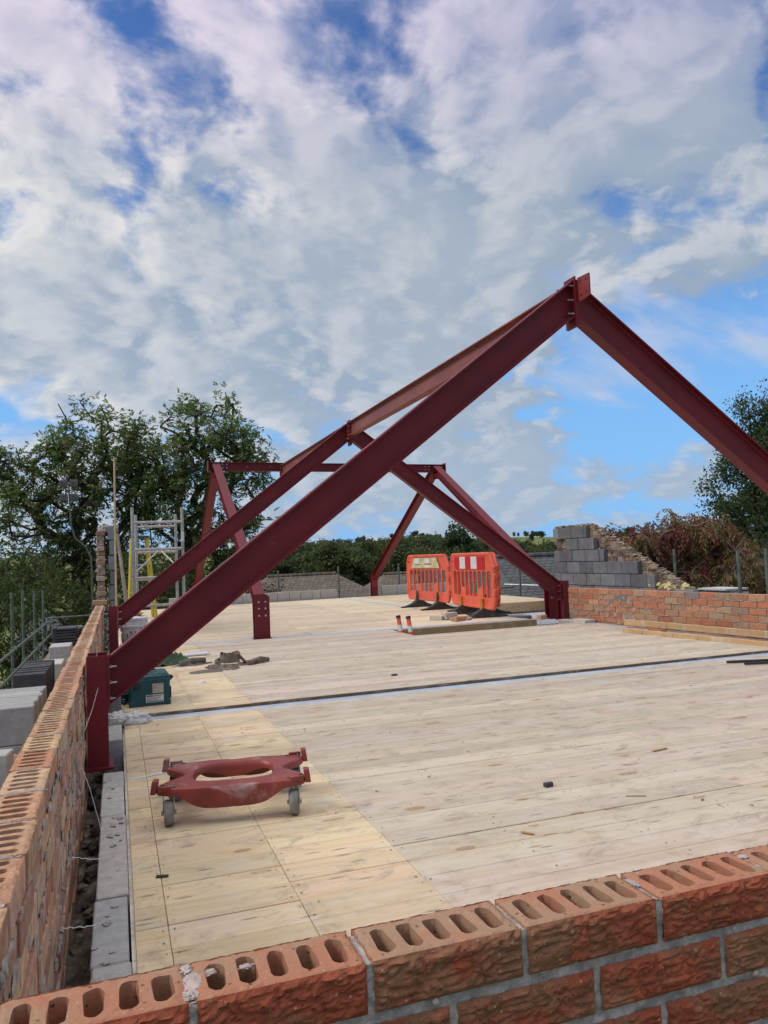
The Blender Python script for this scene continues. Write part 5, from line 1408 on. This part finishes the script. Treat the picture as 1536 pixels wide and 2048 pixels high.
# ================================================================== TREES
def grow(base, height, env, n, seed, trunk_r, lean=(0, 0), start=.22, mid=1.):
    """branch graph: leaf-cluster points inside the ellipsoids env=[(cx,cy,cz,rx,ry,rz)], each joined to the nearest limb"""
    rg = np.random.default_rng(seed); pts = []
    vol = np.array([e[3]*e[4]*e[5] for e in env]); vol = vol/vol.sum()
    while len(pts) < n:
        e = env[rg.choice(len(env), p=vol)]; u = rg.normal(size=3); u /= np.linalg.norm(u); r_ = rg.random()**(1/2.2)
        p = np.array(e[:3])+u*r_*np.array(e[3:]); pts.append(p)
    pts = np.array(pts); base = np.array(base, float)
    nodes = [base]; par = [-1]; top = base+np.array([lean[0], lean[1], height*start])
    for i in range(1, 5): nodes.append(base+(top-base)*i/4+rg.normal(size=3)*.05*trunk_r*4*(i < 4)); par.append(len(nodes)-2)
    order = np.argsort(np.linalg.norm(pts-top, axis=1)); tips = []
    for i in order:
        p = pts[i]; A = np.array(nodes[4:]); dv = p-A; d = np.linalg.norm(dv, axis=1)
        cost = d+.35*np.maximum(0, A[:, 2]-p[2])*2+np.linalg.norm(A-top, axis=1)*.12
        k = int(np.argmin(cost))+4; a = nodes[k]; L = np.linalg.norm(p-a); ns = max(1, int(L/(.55*mid)))
        prev = k
        for q in range(1, ns+1):
            t = q/ns; m_ = a+(p-a)*t+np.array([0, 0, .04*L*math.sin(math.pi*t)])+(rg.normal(size=3)*.035*L*(t < 1))
            nodes.append(m_); par.append(prev); prev = len(nodes)-1
        tips.append(prev)
    cnt = np.zeros(len(nodes)); 
    for t in tips:
        k = t
        while k >= 0: cnt[k] += 1; k = par[k]
    rad_ = trunk_r*(np.maximum(cnt, .3)/max(cnt))**.46
    return np.array(nodes), par, rad_, tips, pts
def limbs(mb, nodes, par, rad_, rmin=.008, nseg=5):
    for i in range(1, len(nodes)):
        r1 = max(rmin, rad_[i]); r0 = max(rmin, rad_[par[i]])
        if r0 > r1*1.8: r0 = r1*1.35
        mb.tube([nodes[par[i]], nodes[i]], [r0, r1], 8 if r1 > .08 else nseg if r1 > .02 else 3, cap=False)
def leaf_mesh(name, P_, A_, B_, C_, parent=None, mat='leaf'):
    """P centre, A half-length vector, B half-width vector, C colour: one diamond-shaped leaf each"""
    n = len(P_); v = np.empty((n, 4, 3), np.float32); v[:, 0] = P_-A_; v[:, 1] = P_+B_-A_*.15; v[:, 2] = P_+A_; v[:, 3] = P_-B_-A_*.15
    me = bpy.data.meshes.new(name); me.vertices.add(4*n); me.vertices.foreach_set('co', v.ravel())
    me.loops.add(4*n); me.loops.foreach_set('vertex_index', np.arange(4*n, dtype=np.int32)); me.polygons.add(n)
    me.polygons.foreach_set('loop_start', np.arange(0, 4*n, 4, dtype=np.int32)); me.polygons.foreach_set('loop_total', np.full(n, 4, np.int32))
    me.materials.append(MAT[mat]); a = me.attributes.new('tint', 'FLOAT_COLOR', 'POINT')
    c = np.ones((n, 4, 4), np.float32); c[:, :, :3] = C_[:, None, :]; a.data.foreach_set('color', c.ravel()); me.update(); me.validate()
    o = bpy.data.objects.new(name, me); col.objects.link(o)
    if parent: o.parent = parent
    return o
def unit(a): return a/np.maximum(1e-6, np.linalg.norm(a, axis=-1, keepdims=True))
def leaves(pts, per, spread, L, Wd, cols, rg, droop=.3, pinn=0, rach=.28, pinwid=.4):
    """clusters of leaves round pts; pinn > 0: compound leaves of that many leaflets"""
    n = len(pts)*per; c = np.repeat(pts, per, 0)
    ccol = np.array(cols)[rg.integers(0, len(cols), len(pts))]*(rg.uniform(.72, 1.28, (len(pts), 1)))
    cc = np.repeat(ccol, per, 0)*rg.uniform(.75, 1.25, (n, 1))
    o = unit(rg.normal(size=(n, 3)))*(rg.random((n, 1))**.6)*spread
    p = c+o; d = unit(o+rg.normal(size=(n, 3))*.4*spread+np.array([0, 0, -droop*spread]))
    if not pinn:
        b = unit(np.cross(d, rg.normal(size=(n, 3)))); k = rg.uniform(.7, 1.3, (n, 1))
        return p, d*L*.5*k, b*Wd*.5*k, cc
    sd = unit(np.cross(d, np.array([0, 0, 1.])+rg.normal(size=(n, 3))*.35)); P_, A_, B_, C_ = [], [], [], []
    for q in range(pinn):
        t = (q//2+1)/(pinn//2+1); s = 1 if q % 2 else -1
        end = q == pinn-1
        pos = p+d*rach*t+np.array([0, 0, -1.])*droop*rach*t*t
        ld = unit(d*(.75 if not end else 1)+sd*s*(0 if end else .9)+np.array([0, 0, -droop*1.1])+rg.normal(size=(n, 3))*.15)
        k = rg.uniform(.75, 1.25, (n, 1))*(1-.35*abs(t-.45))
        w = unit(np.cross(ld, np.array([0, 0, 1.])+rg.normal(size=(n, 3))*.6))
        P_.append(pos+ld*L*.5*k); A_.append(ld*L*.5*k); B_.append(w*Wd*.5*k); C_.append(cc*rg.uniform(.85, 1.15, (n, 1)))
    return np.concatenate(P_), np.concatenate(A_), np.concatenate(B_), np.concatenate(C_)
def tree(name, label, base, height, env, n, per, spread, L, Wd, cols, seed, trunk_r, pinn=0, rach=.28, lean=(0, 0), start=.22, droop=.3, bark='bark', cat='tree', group=None, extra=None, rmin=.005, keep=1.):
    rg = np.random.default_rng(seed+100)
    t = thing(name, label, cat, base, group=group); b = np.array(base)
    nodes, par, rad_, tips, pts = grow((0, 0, 0), height, [(e[0]-b[0], e[1]-b[1], e[2]-b[2], *e[3:]) for e in env], n, seed, trunk_r, lean, start)
    m = MB(); limbs(m, nodes, par, rad_, rmin); m.build('trunk', bark, t, smooth='all', world=False)
    pp = nodes[tips]
    if keep < 1: pp = pp[rg.random(len(pp)) < keep]
    # leaves thin out along the last lengths of twig too
    back = np.array([nodes[par[k]] for k in tips]); allp = np.concatenate([pp, (nodes[tips]*.45+back*.55)[rg.random(len(tips)) < .7]])
    leaf_mesh('crown', *leaves(allp, per, spread, L, Wd, cols, rg, droop, pinn, rach), parent=t)
    return t
ASH = [(.115, .160, .062), (.135, .180, .070), (.092, .135, .055), (.15, .185, .075), (.16, .165, .080)]
LIM = [(.055, .085, .026), (.070, .098, .030), (.042, .070, .024), (.085, .095, .03)]
DRK = [(.030, .052, .024), (.038, .062, .026), (.046, .066, .028), (.052, .060, .032)]
tree('ash_tree', 'tall open-crowned ash behind the red A-frame, right of the two ash trees', (2.0, 31, -5.6), 14, [(3.6, 31, 6.2, 1.7, 1.6, 2.3), (5.0, 31, 5.0, 1.4, 1.5, 1.9), (2.3, 31, 4.2, 2.0, 1.8, 2.4), (3.9, 31, 2.0, 2.6, 1.8, 1.7), (2.5, 31, -.2, 2.4, 1.8, 1.6)], 300, 11, .38, .150, .062, ASH, 11, .30, 9, .22, (.7, 0), .52, .12)
tree('ash_tree', 'wide ash on the far left with thin bare twigs at its edge', (-1.6, 32, -5.6), 14, [(-.7, 32, 5.6, 2.1, 1.9, 2.5), (1.3, 32, 4.9, 1.9, 1.8, 2.0), (-2.6, 32, 3.6, 2.4, 1.9, 2.4), (-4.2, 32, 5.0, 1.0, 1.0, 1.6), (.2, 32, 2.0, 2.4, 1.9, 1.9), (-2.2, 32, .8, 2.4, 1.9, 1.8)], 390, 11, .38, .150, .062, ASH, 23, .32, 9, .22, (.3, 0), .50, .12, keep=.9)
tree('bush_tree', 'lower yellow-green tree under the left ash behind the scaffold', (-2.6, 26, -5.6), 8, [(-2.4, 26, .2, 1.6, 1.4, 1.5), (-.9, 26, -.2, 1.4, 1.3, 1.3), (-3.6, 26, -.8, 1.6, 1.4, 1.8), (-1.8, 26, -2.2, 2.2, 1.5, 1.8)], 260, 22, .42, .12, .055, LIM, 31, .16, start=.3)
tree('bush_tree', 'dark leafy tree behind the far left gable and tower', (1.4, 27, -5.6), 8, [(1.0, 27, .5, 1.5, 1.3, 1.5), (2.4, 27, .0, 1.5, 1.3, 1.3), (.2, 27, -1.4, 1.8, 1.3, 1.5), (2.6, 27, -2.0, 1.8, 1.3, 1.4)], 260, 20, .42, .12, .055, LIM[:3]+DRK[1:], 37, .16, start=.3)
tree('bush_tree', 'dark green shrubby tree behind the far kerb by the left frame leg', (4.4, 31, -5.6), 6, [(3.6, 31, -.2, 1.7, 1.4, 1.2), (5.4, 31, -.8, 1.9, 1.4, 1.0), (4.2, 31, -2.0, 2.4, 1.5, 1.3)], 210, 20, .42, .12, .055, LIM[:3]+DRK, 41, .14, start=.4)
tree('broadleaf_tree', 'dark green tree rising behind the right rafter at the picture edge', (24.0, 22.5, -5.6), 12, [(23.4, 22.5, 4.4, 2.2, 1.8, 2.4), (21.9, 22.5, 2.4, 1.9, 1.6, 2.0), (23.2, 22.5, .8, 2.4, 1.8, 2.0), (20.9, 22.3, 2.5, .8, .8, .9), (25.2, 22.5, 4.8, 2.0, 1.8, 2.2), (22.6, 22.5, -1.4, 2.4, 1.8, 1.6)], 760, 46, .42, .115, .062, [(.042,.07,.032),(.055,.08,.036),(.065,.085,.034)], 53, .26, start=.45, cat='tree')
tree('bush_tree', 'dark green tree low at the left picture edge behind the floodlight mast', (-4.6, 29, -5.6), 8, [(-4.4, 29, .9, 1.6, 1.4, 1.3), (-3.0, 29, .6, 1.3, 1.3, 1.1), (-4.8, 29, -1.0, 2.0, 1.4, 1.6)], 240, 24, .44, .12, .055, LIM[:3]+DRK[2:], 91, .16, start=.4)
# sumacs: arching limbs with rosettes of long drooping compound leaves
SUM = [(.20, .055, .050), (.24, .085, .055), (.18, .11, .06), (.16, .09, .06), (.12, .11, .05), (.20, .13, .07), (.18, .04, .05)]
SUMG = [(.10, .095, .045), (.14, .10, .055), (.075, .085, .04), (.16, .11, .065)]
tree('sumac', 'large sumac with drooping dark red autumn leaves behind the right wall', (11.0, 13.2, -5.6), 7.5, [(11.0, 13.1, 1.5, .7, .8, .45), (12.0, 13.2, 1.1, .8, .8, .5), (9.9, 13.2, 1.25, .7, .8, .45), (9.3, 13.2, .85, .6, .7, .4), (10.4, 13.2, .6, 1.2, .9, .6)], 130, 10, .10, .12, .036, SUM, 61, .12, 12, .34, start=.62, droop=.75, bark='bark_pale', cat='sumac')
tree('sumac', 'browner sumac with hanging leaves below the large one, beyond the brick wall', (12.1, 12.2, -5.6), 6.5, [(12.2, 12.0, .35, 1.1, .9, .6), (11.0, 12.2, -.2, 1.2, .9, .5), (12.6, 11.6, -.5, 1.1, .9, .5), (9.9, 12.8, .2, .7, .6, .4)], 130, 10, .10, .12, .038, SUMG+SUM[3:6], 67, .10, 14, .36, start=.66, droop=.8, bark='bark_pale', cat='sumac')
tree('sumac', 'small sumac with pinkish-brown leaves at the right picture edge', (10.9, 9.5, -5.6), 6.4, [(10.6, 9.4, .75, .55, .5, .22), (10.9, 9.2, .35, .6, .5, .3), (10.2, 9.4, .1, .5, .5, .25)], 40, 9, .09, .11, .034, SUM[3:6]+[(.16, .08, .05)], 71, .07, 14, .34, start=.74, droop=.8, bark='bark_pale', cat='sumac')
tree('bush_tree', 'dark thicket filling the gap behind the sumacs', (14.5, 15.5, -5.6), 6.5, [(13.0, 15.4, -.5, 1.4, 1.0, .9), (14.8, 15.6, -.1, 1.6, 1.2, .9), (16.8, 15.6, .6, 1.8, 1.2, 1.4), (14.0, 15, -1.8, 2.6, 1.2, 1.2)], 300, 24, .36, .09, .045, DRK, 79, .14, start=.5)
# the wood beyond the roofs, one tree type copied about, and the poplar
def far_tree(name, label, seed, h, env, cols, n=130, per=34, L=.26, Wd=.17, spread=.62, group=None, tr=.25):
    return tree(name, label, (0, 0, 0), h, env, n, per, spread, L, Wd, cols, seed, tr, group=group, start=.30, rmin=.03)
WD = [(.062, .088, .038), (.078, .098, .043), (.085, .095, .046), (.070, .084, .042)]
prot = [far_tree('woodland_tree', 'rounded dark tree in the wood beyond the tiled roofs', 201+i, 8.5, [(0, 0, 5.4, 2.3, 2.3, 2.3), (random.uniform(-1.2, 1.2), .6, 3.8, 2.3, 2.2, 2.0), (random.uniform(-1, 1), -.5, 6.6, 1.4, 1.4, 1.3), (0, 0, 2.2, 2.2, 2.2, 1.4)], WD if i < 3 else WD+LIM[:1], group='trees of the wood beyond the roofs') for i in range(4)]
spots_ = []
for k in range(170):
    az = 8+31*((k+random.random()*.8)/170); d = random.choice((78, 92, 108, 128, 150, 175))+random.uniform(-7, 7)
    spots_.append((az, d))
used = [False]*4
for k, (az, d) in enumerate(spots_):
    x, y = d*math.sin(R(az)), d*math.cos(R(az)); i = random.randrange(4)
    # crown tops follow the skyline: about 1.1 degrees above eye level, lower to the right
    el = 1.42-.11*max(0, az-24)+random.uniform(-.25, .15); top = CAMH+d*math.tan(R(el)); s = (top+5.6)/8.1*random.uniform(.92, 1.04)
    if not used[i]: prot[i].location = (x, y, -5.6); prot[i].rotation_euler = (0, 0, random.random()*6); prot[i].scale = (s*1.15, s*1.15, s); used[i] = True
    else: copy_tree(prot[i], (x, y, -5.6), random.random()*6, scale=(s*random.uniform(1., 1.3),)*2+(s,))
far_tree('poplar', 'tall narrow poplar standing out of the wood above the barriers', 301, 10.4, [(0, 0, 5.4, 1.9, 1.9, 3.0), (-.2, 0, 7.6, 1.4, 1.4, 2.0), (1.2, 0, 5, 1.7, 1.7, 2.4), (.2, 0, 3, 2.2, 2, 1.8)], [(.045, .075, .030), (.060, .090, .036), (.035, .060, .026)], 260, 60, .24, .16, .6).location = (31.2, 68, -5.6)
for i, (az, d, s) in enumerate(((28.6, 240, .98), (29.4, 232, 1.08), (30.3, 236, 1.12), (31.2, 230, 1.1), (32.2, 228, 1.15), (28.0, 262, .9), (29.9, 262, 1.0), (30.9, 255, 1.1), (33.2, 225, 1.2))):
    copy_tree(prot[i % 4], (d*math.sin(R(az)), d*math.cos(R(az)), ground_h(d*math.sin(R(az)), d*math.cos(R(az)))-1), i*1.3, 'rounded tree of the copse below the far green field', (s*1.3, s*1.3, s))['group'] = 'copse below the far field'
for i in range(70):
    az = random.uniform(8, 42); d = random.uniform(800, 1650); x, y = d*math.sin(R(az)), d*math.cos(R(az)); s = random.uniform(1., 1.7)
    copy_tree(prot[i % 4], (x, y, ground_h(x, y)-.5), i*1.7, 'distant hedgerow tree on the far hillside', (s*random.uniform(1, 3), s, s))['group'] = 'trees on the far hill'
